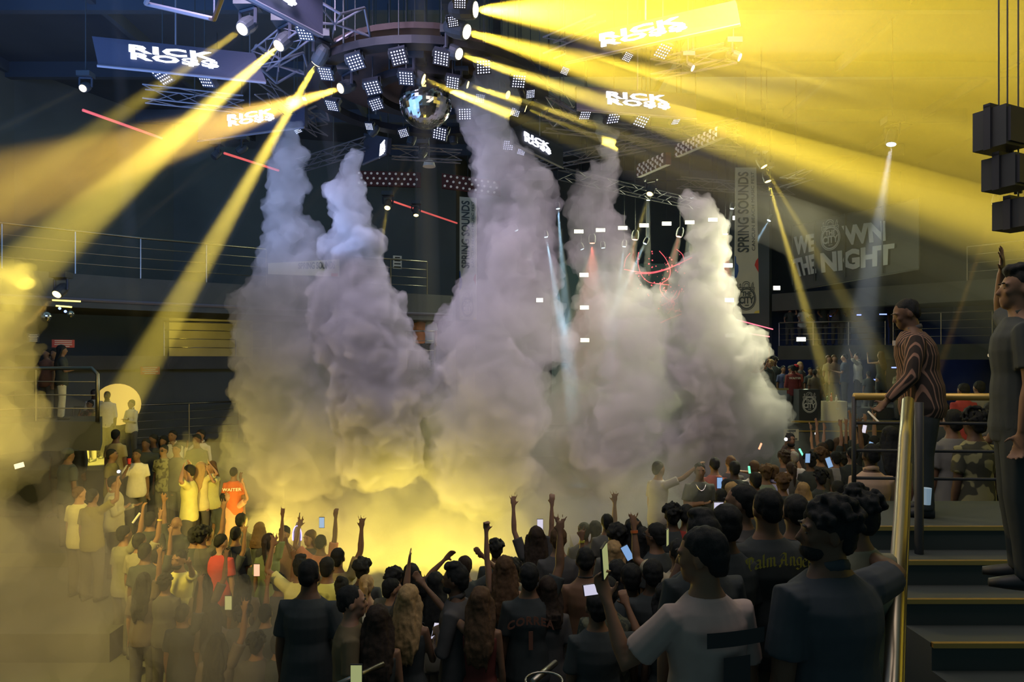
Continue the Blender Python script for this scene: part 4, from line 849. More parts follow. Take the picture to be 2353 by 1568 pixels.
    if legs:
        c = S(); c.rings([(T((0, 0, z)), V(a + .010, 0, 0) * k, V(0, d + .010, 0) * k) for z, a, d in torso[:3]], 16)
        for sx in (-1, 1): c.tube([T((sx * .080, 0, .90)), T((sx * .098, .0, .76)), T((sx * .107, .01, .50)), T((sx * .11, -.01, .25)), T((sx * .11, -.02, .06))], [.105 * w * k, .100 * w * k, .078 * w * k, .072 * k, .066 * k], 12)
        o = mk('trousers', c, M_cloth(pc), root); remesh_later(o, max(vox, .014) * k, 2)
        for sx in (-1, 1):
            q = S().rings([(T((sx * .11, -.085, .045)), V(.030, 0, 0) * k, V(0, 0, .040) * k), (T((sx * .112, -.02, .05)), V(.042, 0, 0) * k, V(0, 0, .050) * k), (T((sx * .118, .09, .035)), V(.046, 0, 0) * k, V(0, 0, .035) * k), (T((sx * .12, .165, .025)), V(.032, 0, 0) * k, V(0, 0, .022) * k)], 10); mk('shoe', q, M_BLACK, root, smooth=True)
    # hair
    if hair != 'bald':
        h = S()
        if hair in ('short', 'fade', 'quiff', 'curly', 'cap', 'bun', 'afro'):
            g = .0 if hair != 'fade' else -.004
            hball(h, (0, -.012, 1.690), (.080 + g, .096 + g, .082), 16, 12); hball(h, (0, -.050, 1.650), (.070 + g, .058 + g, .070))
            if hair != 'fade': hball(h, (0, -.055, 1.612), (.060, .045, .05))
            for sx in (-1, 1): hball(h, (sx * .066, -.012, 1.668), (.016, .034, .045), 8, 6)
            if hair == 'quiff': hball(h, (0, .058, 1.752), (.058, .040, .034)); hball(h, (0, .01, 1.765), (.066, .06, .03))
            if hair in ('curly', 'afro'):
                q = random.Random(_pn[0]); ex = .018 if hair == 'curly' else .035
                for i in range(64):
                    a, z = q.uniform(0, 2 * PI), q.uniform(-.1, 1); rad = math.sqrt(1 - z * z); hball(h, ((.082 + ex) * rad * math.cos(a), -.015 + (.092 + ex) * rad * math.sin(a) * (1 if math.sin(a) < 0 else .86), 1.69 + (.082 + ex) * z), (.018,) * 3, 7, 5)
            if hair == 'bun': hball(h, (0, -.07, 1.765), (.04, .04, .04))
        elif hair in ('long', 'pony', 'mid'):
            hball(h, (0, -.014, 1.690), (.086, .104, .090), 16, 12); hball(h, (0, -.055, 1.645), (.078, .060, .08))
            if hair in ('long', 'mid'):
                zb = 1.18 if hair == 'long' else 1.42; q = random.Random(_pn[0])
                for sx in (-1, 1): h.tube([hp((sx * .068, .0, 1.68)), hp((sx * .084, -.012, 1.60)), G((sx * .088, -.055, 1.48)), G((sx * .09, -.11, (1.48 + zb) / 2 - .04)), G((sx * .075, -.125, zb + .05))], [(.022 * k, .035 * k), (.026 * k, .045 * k), (.032 * k, .042 * k), (.036 * k, .030 * k), (.014 * k, .016 * k)], 10)
                h.rings([(hp((0, -.06, 1.66)), V(.074, 0, 0) * k, V(0, .050, 0) * k), (hp((0, -.065, 1.58)), V(.084, 0, 0) * k, V(0, .045, 0) * k), (G((0, -.095, 1.46)), V(.105, 0, 0) * k, V(0, .042, 0) * k), (G((0, -.125, (1.46 + zb) / 2)), V(.108, 0, 0) * k, V(0, .036, 0) * k), (G((0, -.125, zb)), V(.06, 0, 0) * k, V(0, .016, 0) * k)], 16)
                for i in range(7):
                    x = -.085 + .17 * i / 6; h.tube([G((x, -.125, 1.36)), G((x * .95, -.138, zb + .08)), G((x * .8 + q.uniform(-.02, .02), -.135, zb - q.uniform(.0, .06)))], [.024 * k, .020 * k, .006 * k], 6)
            else:
                hball(h, (0, -.108, 1.72), (.03, .03, .03)); h.tube([hp((0, -.11, 1.72)), hp((0, -.16, 1.68)), hp((0, -.16, 1.55)), G((0, -.14, 1.36))], [.02 * k, .034 * k, .032 * k, .008 * k], 8)
        o = mk('hair', h, M_hair(hc), root); v_ = max(.009, vox * .8) * k; remesh_later(o, v_, 1, wrinkle(_pn[0] + 50, .008 if hair in ('curly', 'long', 'quiff', 'afro') else .006, 34) if vox < .02 else None)
        if hair == 'cap' or hatc:
            q = S(); q.ball(hp((0, -.006, 1.705)), (.088 * k, .104 * k, .075 * k), 16, 10, HM); q.rings([(hp((0, sgn * y, 1.715)), HM @ V(wd, 0, 0) * k, HM @ V(0, 0, .006) * k) for sgn in (1,) for y, wd in ((.07, .07), (.13, .066), (.165, .04))], 12); mk('cap', q, M_cloth(hatc or BLACK), root, smooth=True)
    if beard:
        q = S(); q.ball(hp((0, .052, 1.573)), (.060 * k, .060 * k, .042 * k), 14, 8, HM); mk('beard', q, M_hair(hc), root, smooth=True)
    if face:
        for sx in (-1, 1):
            q = S().ball(hp((sx * .031, .088, 1.648)), (.013 * k, .010 * k, .006 * k), 8, 6, HM); mk('eye', q, cmat('eye_dark', (0.05, 0.04, 0.035), rough=0.3), root, smooth=True)
            q = S().ball(hp((sx * .034, .1, 1.676)), (.022 * k, .008 * k, .0045 * k), 8, 6, HM); mk('eyebrow', q, M_hair(hc), root, smooth=True)
    for sx, bc in bands:
        s0, el, wr, ar = arms[sx]; d_ = (wr - el).normalized(); q = S().tube([wr - d_ * .035 * k, wr - d_ * .012 * k], ar * .62 + .004, 12); mk('wristband', q, cmat('band', bc, rough=.5), root)
    if glasses:
        q = S()
        for sx in (-1, 1): q.tube([hp((sx * .034 + .024 * math.cos(t), .112, 1.648 + .018 * math.sin(t))) for t in [2 * PI * i / 10 for i in range(11)]], .003 * k, 5); q.tube([hp((sx * .058, .11, 1.652)), hp((sx * .080, .06, 1.652)), hp((sx * .082, -.01, 1.645))], .003 * k, 5)
        if glasses == 'dark':
            for sx in (-1, 1): q.ball(hp((sx * .034, .112, 1.648)), (.024 * k, .004 * k, .018 * k), 10, 6, HM)
        q.tube([hp((-.012, .114, 1.65)), hp((.012, .114, 1.65))], .003 * k, 5); mk('glasses', q, M_BLACK, root)
    RM = Matrix.Rotation(rz, 4, 'Z')
    root_m = Matrix.Translation(loc) @ RM
    return dict(root=root, hands={s_: root_m @ p for s_, p in hands.items()}, G=G, hp=hp, m=root_m, arms=arms, k=k)
def blotch(name, c1, c2, scale=14.0):
    m = mat(name, c1, 0.9, spec=0.1); nt = m.node_tree; n = nt.nodes.new('ShaderNodeTexNoise'); n.inputs['Scale'].default_value = scale; n.inputs['Detail'].default_value = 1
    tc = nt.nodes.new('ShaderNodeTexCoord'); nt.links.new(tc.outputs['Object'], n.inputs['Vector']); r = nt.nodes.new('ShaderNodeValToRGB'); r.color_ramp.elements[0].position = .5; r.color_ramp.elements[0].color = tuple(c1) + (1,); r.color_ramp.elements[1].position = .55; r.color_ramp.elements[1].color = tuple(c2) + (1,)
    nt.links.new(n.outputs['Fac'], r.inputs['Fac']); nt.links.new(r.outputs['Color'], nt.nodes['Principled BSDF'].inputs['Base Color']); return m
def wrinkle(seed, amp, f=5.0):
    off = Vector((seed * 3.1, seed * 1.7, 0))
    def run(me):
        n = len(me.vertices); co = [0.0] * (3 * n); me.vertices.foreach_get('co', co); no = [0.0] * (3 * n); me.vertices.foreach_get('normal', no)
        for i in range(n):
            x, y, z = co[3 * i:3 * i + 3]; b = (noise.noise(Vector((x * f, y * f, z * f * (1.6 if f < 10 else .4))) + off) + .5 * noise.noise(Vector((x * f * 2.3, y * f * 2.3, z * f)) + off)) * amp
            co[3 * i] += no[3 * i] * b; co[3 * i + 1] += no[3 * i + 1] * b; co[3 * i + 2] += no[3 * i + 2] * b
        me.vertices.foreach_set('co', co); me.update()
    return run
def find(px, py, dh, H):
    """where a person whose head top shows at (px, py) stands: the distance nearest dh at which the tier there carries them"""
    best = None; d = dh * .72
    while d < dh * 1.35:
        z = CZ + (HY - py) / F * d; x = (px - CX) / F * d; g = level(x, d); err = abs(z - (g + H)) + 0.13 * abs(d - dh)
        if best is None or err < best[0]: best = (err, x, d, g, z)
        d += .03
    _, x, d, g, z = best
    return V(x, d, g), max(H * .86, min(H * 1.12, z - g))
M_PHONE = mat('phone_case', (0.04, 0.04, 0.045), 0.4); M_PSCR = mat('lit_phone_screen', (1, 1, 1), emit=(0.72, 0.68, 0.9), strength=0.75); M_PSCR2 = mat('lit_phone_camera_view', (.5, .5, .3), emit=(0.55, 0.6, 0.25), strength=0.5); M_PSCR3 = mat('lit_blue_phone_screen', (.5, .7, 1), emit=(0.22, 0.42, 0.8), strength=0.7)
def phone(at, label, rz=0.0, rx=0.0, ry=0.0, scr=None, up=.045):
    root = empty('phone', Vector(at) + V(0, -.012, up), 0, label=label, cat='phone'); root.rotation_euler = (rx, ry, rz)
    mk('case', S().box((0, 0, 0), (.074, .009, .15)), M_PHONE, root)
    if scr is not None: mk('phone_screen', S().box((0, -.0055, 0), (.068, .002, .138)), scr, root)
    return root
def P(px, py, dh, rz, label, H=None, f=None, D=None, **kw):
    H = H or (1.64 if kw.get('sex') == 'f' else 1.76)
    loc, h = find(px, py, dh, H)
    if f is not None: loc, h = f
    if D: loc = V((px - CX) / F * D, D, level((px - CX) / F * D, D)); h = CZ + (HY - py) / F * D - loc.z
    kw.setdefault('vox', .010 if loc.y < 5.2 else .012 if loc.y < 7.5 else .016 if loc.y < 12 else .022)
    return person(loc, R(rz), label, H=h, **kw)
# ------------------------------------------------------------------ the near figures
# man with the black tee, back to us
P(710, 1292, 6.5, -4, 'stocky man in plain black tee seen from behind, arms hanging, nearest on the left', D=5.35, skin='c', hair='fade', fat=1.12, R_='out', L_='down', tc=BLACK, vox=.010)
# woman with long blonde hair in black tank top
a = P(940, 1350, 5.0, -12, 'woman with long wavy blonde hair in black tank top looking at her phone', sex='f', skin='b', hair='long', hc=HBL, top='tank', R_='phonelow', L_='down', hR='grip')
phone(a['hands'][1], 'glowing white phone held low by the woman with long blonde hair', rz=R(-10), rx=R(-50), scr=M_PSCR)
P(868, 1397, 5.2, 6, 'woman with long dark hair and bare shoulders beside the blonde woman in tank top', sex='f', skin='b', hair='long', hc=HD, top='tank', R_='down', L_='down')
P(1048, 1303, 6.0, 78, 'bearded man in dark shirt turned sideways in front of the yellow glow', skin='c', hair='quiff', top='rolled', tc=CHAR, beard=True, face=True, L_='fold', R_='down')
P(1068, 1281, 7.0, 12, 'man with both hands at his head, hair lit yellow from above', skin='b', hair='short', hc=HD, R_='head', L_='head', tc=BLACK)
P(1140, 1245, 8.2, 0, 'man with wavy dark hair in dark shirt standing tall by the yellow glow', skin='b', hair='curly', tc=BLACK, R_='down', L_='down')
P(1105, 1355, 5.2, -8, 'woman with long brown hair and reddish top, one arm stretched out left', sex='f', skin='b', hair='long', hc=HBR, top='tank', tc=(0.16, 0.05, 0.045), L_=((.75, .55, .35), (.85, .3, .75)), R_='down', hL='relax')
P(1160, 1283, 6.4, 6, 'woman with light brown hair raising her left hand straight up', sex='f', skin='a', hair='long', hc=HBR, top='tank', L_='high', R_='down', hL='fist')
cor = P(1215, 1297, 5.0, 4, 'man in black jersey reading CORREA 1, right arm raised high', skin='b', hair='short', R_='up', L_='down', hR='open', tc=BLACK, fat=1.05, pitch=-.1)
a = P(1232, 1215, 8.0, 4, 'woman with long dark hair holding a bright phone above her head', sex='f', skin='a', hair='long', hc=HD, top='tee', tc=CHAR, R_='high', L_='up', hR='grip', H=1.68)
phone(W(1241, 1207, 8.0), 'bright white phone held high left of the raised hand', scr=M_PSCR, up=0)
P(1283, 1216, 7.6, 0, 'person with short ash hair just left of the raised wristband arm', skin='a', hair='short', hc=HBR, tc=CHAR)
P(1300, 1290, 8.6, 0, 'person hidden behind the others with one arm stretched up, yellow wristband', skin='b', hair='short', R_='high', hR='open', tc=BLACK, H=1.7, bands=((1, (.5, .5, .08)),))
sl = P(1345, 1263, 6.3, -3, 'shirtless man seen from behind with a thin dark necklace', skin='b', hair='fade', top='none', R_='down', L_='down', hR='relax', fat=1.05)
a = P(1372, 1362, 4.6, 6, 'man in plain black tee holding up a phone sideways in front of the shirtless man', skin='b', hair='short', R_=((.65, .55, -.25), (-.25, .5, .85)), L_='down', hR='grip', fat=1.0)
phone(W(1366, 1353, 4.4), 'small phone held sideways over the man in plain black tee', ry=R(82), scr=M_PSCR, up=0)
P(1410, 1247, 7.0, 4, 'woman with long light blonde hair and bare back near the smoke', sex='f', skin='a', hair='long', hc=HBL, top='tank')
P(1418, 1293, 5.6, -4, 'woman with very long straight black hair behind the man holding a phone sideways', sex='f', skin='b', hair='long', hc=HB, top='dress', tc=BLACK, H=1.68)
a = P(1475, 1216, 7.2, 0, 'woman with straight black hair filming with a gold phone', sex='f', skin='b', hair='long', hc=HB, top='tee', tc=BLACK, L_='mouth', hL='grip', H=1.66)
phone(W(1467, 1240, 6.8), 'gold cased phone in front of the straight black hair', scr=None, up=0).children[0].data.materials[0] = cmat('gold_case', (0.5, 0.3, 0.15), rough=0.4)
P(1508, 1206, 7.0, 40, 'man with thin glasses and short black hair facing left in black tee', skin='b', hair='short', face=True, glasses='thin', tc=BLACK, R_='down', L_='down')
P(1545, 1163, 7.4, 0, 'man with rough black hair and black tee at the edge of the smoke', skin='c', hair='curly', tc=BLACK, R_='down', L_='down')
a = P(1530, 1345, 4.4, 10, 'woman with bare shoulders and dark strap top left of the man in pale tee', sex='f', skin='c', hair='long', hc=HB, top='tank', tc=BLACK)
q = S().tube([sl['G']((.066 * math.cos(t), .066 * math.sin(t), 1.515 - .012 * math.sin(t))) for t in [2 * PI * i / 16 for i in range(17)]], .005, 5); mk('necklace', q, M_BLACK, sl['root'])
# man in the pale tee holding a phone
wt = P(1622, 1222, 2.9, 14, 'man in pale grey tee with dark print, left arm up holding a phone', skin='b', hair='short', hc=HB, tc=(0.42, 0.34, 0.32), L_=((.55, .35, -.75), (.15, .45, .9)), R_='down', hL='grip', yaw=.75, pitch=.1, face=True, vox=.008, D=2.85)
phone(wt['hands'][-1] + V(0, 0, .03), 'phone seen edge on in the hand of the man in pale tee', rz=R(65), ry=R(-12), scr=M_PSCR2)
# the lettered black tee, profile man and others on the near tier
pa = P(1764, 1130, 4.0, 6, 'man in black tee with yellow gothic letters across the back', skin='b', hair='fade', tc=BLACK, fat=1.14, R_='down', L_='down', vox=.009, D=3.85)
P(1828, 1143, 4.15, 0, 'man with short black hair close behind the right shoulder of the lettered tee', skin='b', hair='fade', tc=BLACK, D=4.15)
pf = P(1905, 1163, 2.8, 20, 'large bearded man in dark polo in profile, hand resting on the steel handrail', skin='c', hair='curly', top='polo', tc=(0.065, 0.075, 0.09), beard=True, face=True, fat=1.24, R_=((.9, .35, .0), (.4, .9, .03)), L_='down', hR='grip', yaw=1.05, vox=.008, D=2.85)
P(1968, 1135, 3.4, 14, 'man in greenish tee with thick dark hair left of the handrail', skin='b', hair='curly', tc=(0.22, 0.22, 0.16), R_='down', L_='down', yaw=.35, D=3.4)
P(2002, 1024, 6.4, -6, 'man in peach long sleeved shirt seen from behind by the handrail', skin='c', hair='fade', top='shirt', tc=(0.60, 0.42, 0.30), R_='fold', L_='down')
a = P(1560, 1243, 4.9, 8, 'person with raised hand and orange wristband behind the man in pale tee', skin='b', hair='short', L_=((.25, .35, .2), (.02, .2, 1)), hL='open', tc=(0.4, 0.36, 0.26), bands=((-1, (.6, .15, .04)),))
P(1615, 1188, 4.6, 10, 'man with wavy dark hair hidden behind the man in pale tee', skin='b', hair='quiff', tc=BLACK, R_='down')
a = P(1668, 1165, 5.2, 12, 'person in black filming with a tall bright phone', skin='c', hair='short', tc=BLACK, L_='mouth', R_='down', hL='grip')
phone(W(1650, 1176, 5.0), 'tall bright phone held up left of the lettered black tee', scr=M_PSCR, up=0)
P(1705, 1120, 5.9, 60, 'bearded man looking left behind the tall bright phone', skin='b', hair='short', beard=True, face=True, tc=(0.07, 0.07, 0.07))

# the two guards on the stair landing
g1 = person(V(3.30, 5.50, 2.96), R(62), 'man in dark striped shirt on the landing, hand on the handrail, looking down', H=1.73, skin='c', hair='fade', top='shirt', tc=CHAR, pc=BLACK, fat=1.2, L_=((.22, .12, -.95), (.05, .62, -.72)), R_='down', hL='grip', yaw=.25, pitch=.32, lean=(0, .12), face=True, vox=.009,
            tmat=None)
g2 = person(V(2.82, 3.78, 2.96), R(62), 'man in black shirt at the right edge, one hand raised behind his head', H=1.74, skin='b', hair='quiff', top='polo', tc=(0.06, 0.07, 0.075), pc=BLACK, fat=1.15, L_='down', R_=((.7, .1, .36), (-.48, .06, .9)), hR='open', yaw=.12, pitch=-.05, face=True, vox=.009)
def stripes():
    m = mat('striped_shirt_cloth', (0.1, 0.07, 0.06), 0.9, spec=0.1); nt = m.node_tree; w = nt.nodes.new('ShaderNodeTexWave'); w.bands_direction = 'X'; w.inputs['Scale'].default_value = 13; w.inputs['Distortion'].default_value = 0.25; w.inputs['Detail Scale'].default_value = 1
    tc = nt.nodes.new('ShaderNodeTexCoord'); nt.links.new(tc.outputs['Object'], w.inputs['Vector']); r = nt.nodes.new('ShaderNodeValToRGB'); r.color_ramp.elements[0].position = .78; r.color_ramp.elements[0].color = (0.055, 0.045, 0.042, 1); r.color_ramp.elements[1].position = .9; r.color_ramp.elements[1].color = (0.34, 0.20, 0.15, 1)
    nt.links.new(w.outputs['Fac'], r.inputs['Fac']); nt.links.new(r.outputs['Color'], nt.nodes['Principled BSDF'].inputs['Base Color']); return m
for ch in g1['root'].children:
    if ch.name.startswith('shirt'): ch.data.materials.clear(); ch.data.materials.append(stripes())
q = S().box(g1['G']((-.12, .145, 1.40)), (.06, .02, .04)); mk('badge', q, mat('pale_badge', (0.7, 0.62, 0.5)), g1['root'])
q = S().rings([(g1['G']((0, 0, .93)), V(.185, 0, 0), V(0, .15, 0)), (g1['G']((0, 0, .97)), V(.185, 0, 0), V(0, .15, 0))], 20); mk('belt', q, mat('brown_leather', (0.16, 0.09, 0.05), 0.5), g1['root'])

# ------------------------------------------------------------------ stairs, handrail, landing rail
root = empty('staircase', (4.9, 4.3, 0), label='dark staircase with brass edged steps going up to the landing', cat='stairs')
zt = 2.96; M_STEP = mat('black_stair', (0.07, 0.085, 0.085), 0.7)
s = S().box((0, 1.27, zt / 2), (4.6, 0.95, zt)); 
for i in range(1, 7): s.box((0, 0.80 - .29 * (i - .5), (zt - .17 * i) / 2), (4.6, .29, zt - .17 * i))
mk('steps', s, M_STEP, root)
for i in range(0, 6): mk('nosing', S().box((0, 0.795 - .29 * i, zt - .17 * i - .008), (4.6, .03, .03)), M_GOLD, root)
mk('floor', S().box((6.5, 7, zt / 2 - .05), (1.0, 3, zt - .1)), M_FLOOR, kind='structure') if False else None
root = empty('handrail', (2.0, 3.6, 1.8), label='thick steel handrail post running down beside the stairs', cat='handrail'); b0 = Vector(root.location)
ht = [W(2087, 922, 4.95), W(2080, 1010, 4.6), W(2070, 1200, 3.95), W(2062, 1330, 3.5), W(2052, 1568, 2.95), W(2040, 1800, 2.6)]
mk('rail', S().tube([p - b0 for p in ht], .040, 16), mat('polished_steel_rail', (0.34, 0.30, 0.23), 0.3, 1.0), root, smooth=True)
mk('post', S().tube([W(2112, 925, 4.99) - b0, V(W(2112, 0, 4.99).x, 4.99, 1.8) - b0], .030, 12), M_BLACK, root, smooth=True)
mk('lower_rail', S().tube([p - b0 + V(.07, .08, -.18) for p in ht[1:]], .022, 10), M_STEEL, root, smooth=True)
lr = [(2.98, 5.95), (6.9, 5.65)]
root = empty('landing_railing', (2.98, 5.95, 2.96), label='brass coloured railing of the stair landing behind the two men', cat='railing')
mk('top_rail', S().tube([(0, 0, .93), (4.0, -.25, .93)], .032, 10), M_GOLD, root, smooth=True)
for k in (.22, .46, .70): mk('bar', S().tube([(0, 0, k), (4.0, -.25, k)], .014, 8), M_BLACK, root, smooth=True)
for i in range(4): mk('post', S().tube([(i * 1.3, -.08 * i, -.1), (i * 1.3, -.08 * i, .93)], .02, 8), M_BLACK, root, smooth=True)
mk('steel_bar', S().tube([W(1225, 1568, 3.6), W(1276, 1524, 4.0)], .018, 8), M_STEEL, label='short steel bar at the bottom edge below the jersey', cat='bar', smooth=True)
mk('steel_bar', S().tube([W(775, 1575, 4.3), W(880, 1528, 4.6)], .02, 8), M_STEEL, label='steel rail end at the bottom edge right of the plain black tee', cat='bar', smooth=True)
mk('bucket_rim', S().tube([W(1250, 1565, 3.3) + V(.09 * math.cos(t), .09 * math.sin(t), 0) for t in [2 * PI * i / 20 for i in range(21)]], .006, 6), M_STEEL, label='shiny round metal rim at the bottom edge', cat='bucket', smooth=True)
mk('cup', S().tube([W(2129, 1160, 5.2), W(2129, 1122, 5.2)], [.028, .036], 12), mat('blue_lit_cup', (0.5, 0.65, 0.8), 0.1, emit=(0.3, 0.45, 0.6), strength=0.35), label='small clear bluish cup on the landing by the shoes of the man in striped shirt', cat='cup')  # the blue light on the cup is put into its emission

# ------------------------------------------------------------------ lettering on clothes: made on the back of the figure it belongs to
def on_back(me, d, parent_name, m, y=-.165):
    """me in local x,z with origin between the shoulder blades"""
    par = [c for c in d['root'].children if c.name.startswith(parent_name)][0]
    for v in me.vertices:
        x, z = v.co.x, v.co.z; v.co = d['G']((x, y + .55 * x * x, 1.30 + z)) + V(0, -.004 + v.co.y, 0)
    me.materials.clear(); return mk('lettering', me, m, par)
PEN = {'P': [[(0, 0), (.05, .75), (0, 1)], [(0, 1), (.35, 1.05), (.55, .85), (.5, .6), (.2, .45)], [(.25, 1), (.25, 0), (.4, -.05)]], 'a': [[(0, .6), (.2, .72), (.4, .62), (.4, .08), (.5, 0)], [(.4, .4), (.1, .32), (.02, .12), (.15, 0), (.38, .1)]], 'l': [[(0, .95), (.1, 1.05), (.1, .08), (.22, 0)]],
       'm': [[(0, .6), (.1, .7), (.1, .05), (.15, 0)], [(.1, .6), (.3, .72), (.38, .6), (.38, .05), (.43, 0)], [(.38, .6), (.58, .72), (.66, .6), (.66, .08), (.78, 0)]], 'A': [[(0, .8), (.2, 1.02), (.45, .95), (.45, .1), (.6, 0)], [(.42, .95), (.1, .55), (.12, .12), (0, 0)], [(.02, .42), (.5, .42)], [(.1, .1), (-.08, .05), (0, -.12)]],
       'n': [[(0, .6), (.1, .7), (.1, .05), (.15, 0)], [(.1, .6), (.3, .72), (.4, .6), (.4, .08), (.52, 0)]], 'g': [[(.4, .68), (.15, .7), (.03, .45), (.12, .1), (.38, .15)], [(.4, .7), (.4, -.1), (.2, -.28), (.0, -.18)]], 'e': [[(.4, .1), (.2, 0), (.04, .15), (.04, .5), (.22, .72), (.4, .55), (.08, .35)]], 's': [[(.38, .6), (.2, .74), (.05, .6), (.12, .42), (.34, .3), (.38, .12), (.2, -.02), (0, .08)]]}
ADV = {'P': .7, 'a': .58, 'l': .32, 'm': .88, 'A': .78, 'n': .62, 'g': .56, 'e': .5, 's': .5, ' ': .3}
def gothic(word, width):
    s = S(); x = 0; tot = sum(ADV[c] for c in word); sc_ = width / tot; nib = V(.075, 0, .06)
    for c in word:
        for st in PEN.get(c, []):
            for a_, b_ in zip(st, st[1:]):
                for t in range(2):
                    A = V(x + a_[0] + (b_[0] - a_[0]) * t / 2, 0, a_[1] + (b_[1] - a_[1]) * t / 2); Bq = V(x + a_[0] + (b_[0] - a_[0]) * (t + 1) / 2, 0, a_[1] + (b_[1] - a_[1]) * (t + 1) / 2)
                    s.add([(p - V(tot / 2, 0, 0)) * sc_ + V(0, -.001, 0) for p in (A - nib, Bq - nib, Bq + nib, A + nib)], [(0, 1, 2, 3)])
        x += ADV[c]
    me = s.mesh('letters')
    for v in me.vertices: v.co.z -= .9 * v.co.x * v.co.x
    return me
me = gothic('Palm Angels', .40)
for v in me.vertices: v.co.z += .085
on_back(me, pa, 't_shirt', mat('yellow_gothic_print', (0.62, 0.55, 0.10), 0.7), y=-.175)
me = text_mesh('CORREA', .085, .003, .001, 1.0, 1.15)
for v in me.vertices: v.co.z += .06 - 1.6 * v.co.x ** 2
M_BROWN = mat('brown_jersey_print', (0.22, 0.10, 0.07), 0.8); on_back(me, cor, 't_shirt', M_BROWN)
me = text_mesh('1', .20, .004, .001, 1.2)
for v in me.vertices: v.co.z -= .10
on_back(me, cor, 't_shirt', M_BROWN)
M_DK = mat('dark_tee_print', (0.05, 0.05, 0.055), 0.9)
for x0, x1, z0, z1 in ((-.09, .17, .04, .10), (-.02, .10, -.16, .0), (-.08, .16, -.24, -.21)):
    s = S(); n = 8
    s.add([(x0 + (x1 - x0) * i / n, -.001, z) for i in range(n + 1) for z in (z0, z1)], [(2 * i, 2 * i + 2, 2 * i + 3, 2 * i + 1) for i in range(n)]); on_back(s.mesh('print'), wt, 't_shirt', M_DK)
# ------------------------------------------------------------------ the crowd
YT, ORT, REDT = (0.62, 0.6, 0.25), (0.55, 0.22, 0.13), (0.45, 0.06, 0.06)
# left half, in and around the smoke
P(690, 1283, 7.6, 4, 'man in pale yellow tee close behind the man in plain black tee, on his left', skin='b', tc=YT, hair='quiff', L_='upbent')
P(752, 1284, 7.2, -6, 'man in yellow shirt with dark leaf print, just right of the plain black tee', skin='b', tmat=blotch('leaf_print_cloth', (0.6, 0.62, 0.2), (0.05, 0.07, 0.04), 5.0), hair='short')
P(776, 1263, 8.0, 0, 'man in tan tee, right arm stretched up into the smoke behind the leaf print shirt', skin='b', tc=(0.35, 0.28, 0.14), R_='up', hR='open')
P(786, 1330, 6.9, -8, 'person in black bun and dark top right of the leaf print shirt', sex='f', skin='b', hair='bun', tc=BLACK, top='tank')
P(806, 1352, 6.5, -75, 'man with short dark hair in profile to the right, half veiled by smoke', skin='a', hair='fade', tc=(0.16, 0.13, 0.08), face=True, fat=.98)
P(832, 1288, 8.1, 2, 'man with thick dark hair standing in front of the yellow smoke', skin='b', hair='curly', tc=BLACK)
P(842, 1326, 7.1, 6, 'woman with blonde ponytail and bare back beside the thick dark hair', sex='f', skin='a', hair='pony', hc=HBL, top='tank')
P(900, 1332, 7.3, -60, 'short haired man looking right between the ponytail and the blonde woman', skin='a', hair='short', tc=CHAR, face=True, R_='up', hR='open')
a = P(737, 1232, 9.4, 0, 'balding man in orange tee holding a phone high', skin='b', hair='fade', tc=ORT, R_='high', L_='upbent', hR='grip')
phone(W(740, 1201, 9.3), 'phone held high by the balding man in orange tee', scr=M_PSCR3, up=0)
a = P(653, 1212, 9.9, 176, 'man facing us holding a bottle ringed with violet lights', skin='b', face=True, tc=(0.2, 0.12, 0.1), L_='phone', R_='down', hL='grip')
bp = W(684, 1232, 9.7); root = empty('bottle', bp, label='clear bottle ringed with violet lights held over the crowd', cat='bottle'); s = S()
s.tube([(0, 0, -.2), (0, 0, -.1), (0, 0, .08), (0, 0, .14), (0, 0, .19)], [.055, .06, .058, .04, .022], 12); mk('glass', s, cmat('bottle_glass', (0.3, 0.25, 0.35), rough=0.15), root)
s = S().tube([V(.062 * math.cos(t), -.03, .0 + .15 * math.sin(t)) for t in [PI * i / 8 for i in range(-1, 10)]], .008, 6); mk('light_ring', s, mat('lit_violet_ring', (1, 1, 1), emit=(0.25, 0.22, 1.0), strength=3.0), root); mk('straw', S().tube([(0, 0, .17), (.03, 0, .33)], .006, 6), M_BLACK, root)
a = P(712, 1222, 9.9, 150, 'woman with light hair raising a dark phone right of the violet bottle', sex='f', skin='a', hair='mid', hc=HBR, tc=CHAR, L_='phone', hL='grip', face=True)
phone(a['hands'][-1], 'dark phone right of the violet ringed bottle')
P(617, 1230, 9.3, 0, 'woman with dark ponytail, arm straight up with two fingers raised', sex='f', skin='b', hair='pony', hc=HD, tc=(0.2, 0.25, 0.12), R_='high', hR='two')
P(597, 1203, 10.3, -10, 'woman with shiny brown hair and bare shoulders lit yellow', sex='f', skin='a', hair='mid', hc=HBR, top='tank')
P(542, 1213, 10.0, 0, 'cropped man in black tee, left of the woman with shiny brown hair', skin='b', hair='fade', tc=BLACK)
P(555, 1182, 11.2, -20, 'man fading into yellow smoke above the black tee', skin='b', tc=CHAR)
P(505, 1231, 9.7, -12, 'man in bright red tee lit from above, looking down right', skin='a', hair='fade', tc=REDT, pitch=.2, yaw=-.4)
P(476, 1211, 10.3, -20, 'dark haired man just behind the bright red tee', skin='b', tc=BLACK)
P(412, 1268, 9.0, 170, 'bearded man in pale yellow tee pointing up at the stage', skin='b', beard=True, face=True, tc=YT, L_='point', hL='two')
P(333, 1251, 9.2, 0, 'man with round dark hair at the edge of the left smoke', skin='c', tc=BLACK)
P(285, 1211, 10.3, -25, 'man with dark hair raising a pale glow stick on the left', skin='b', tc=(0.2, 0.2, 0.16), R_='up', hR='grip')
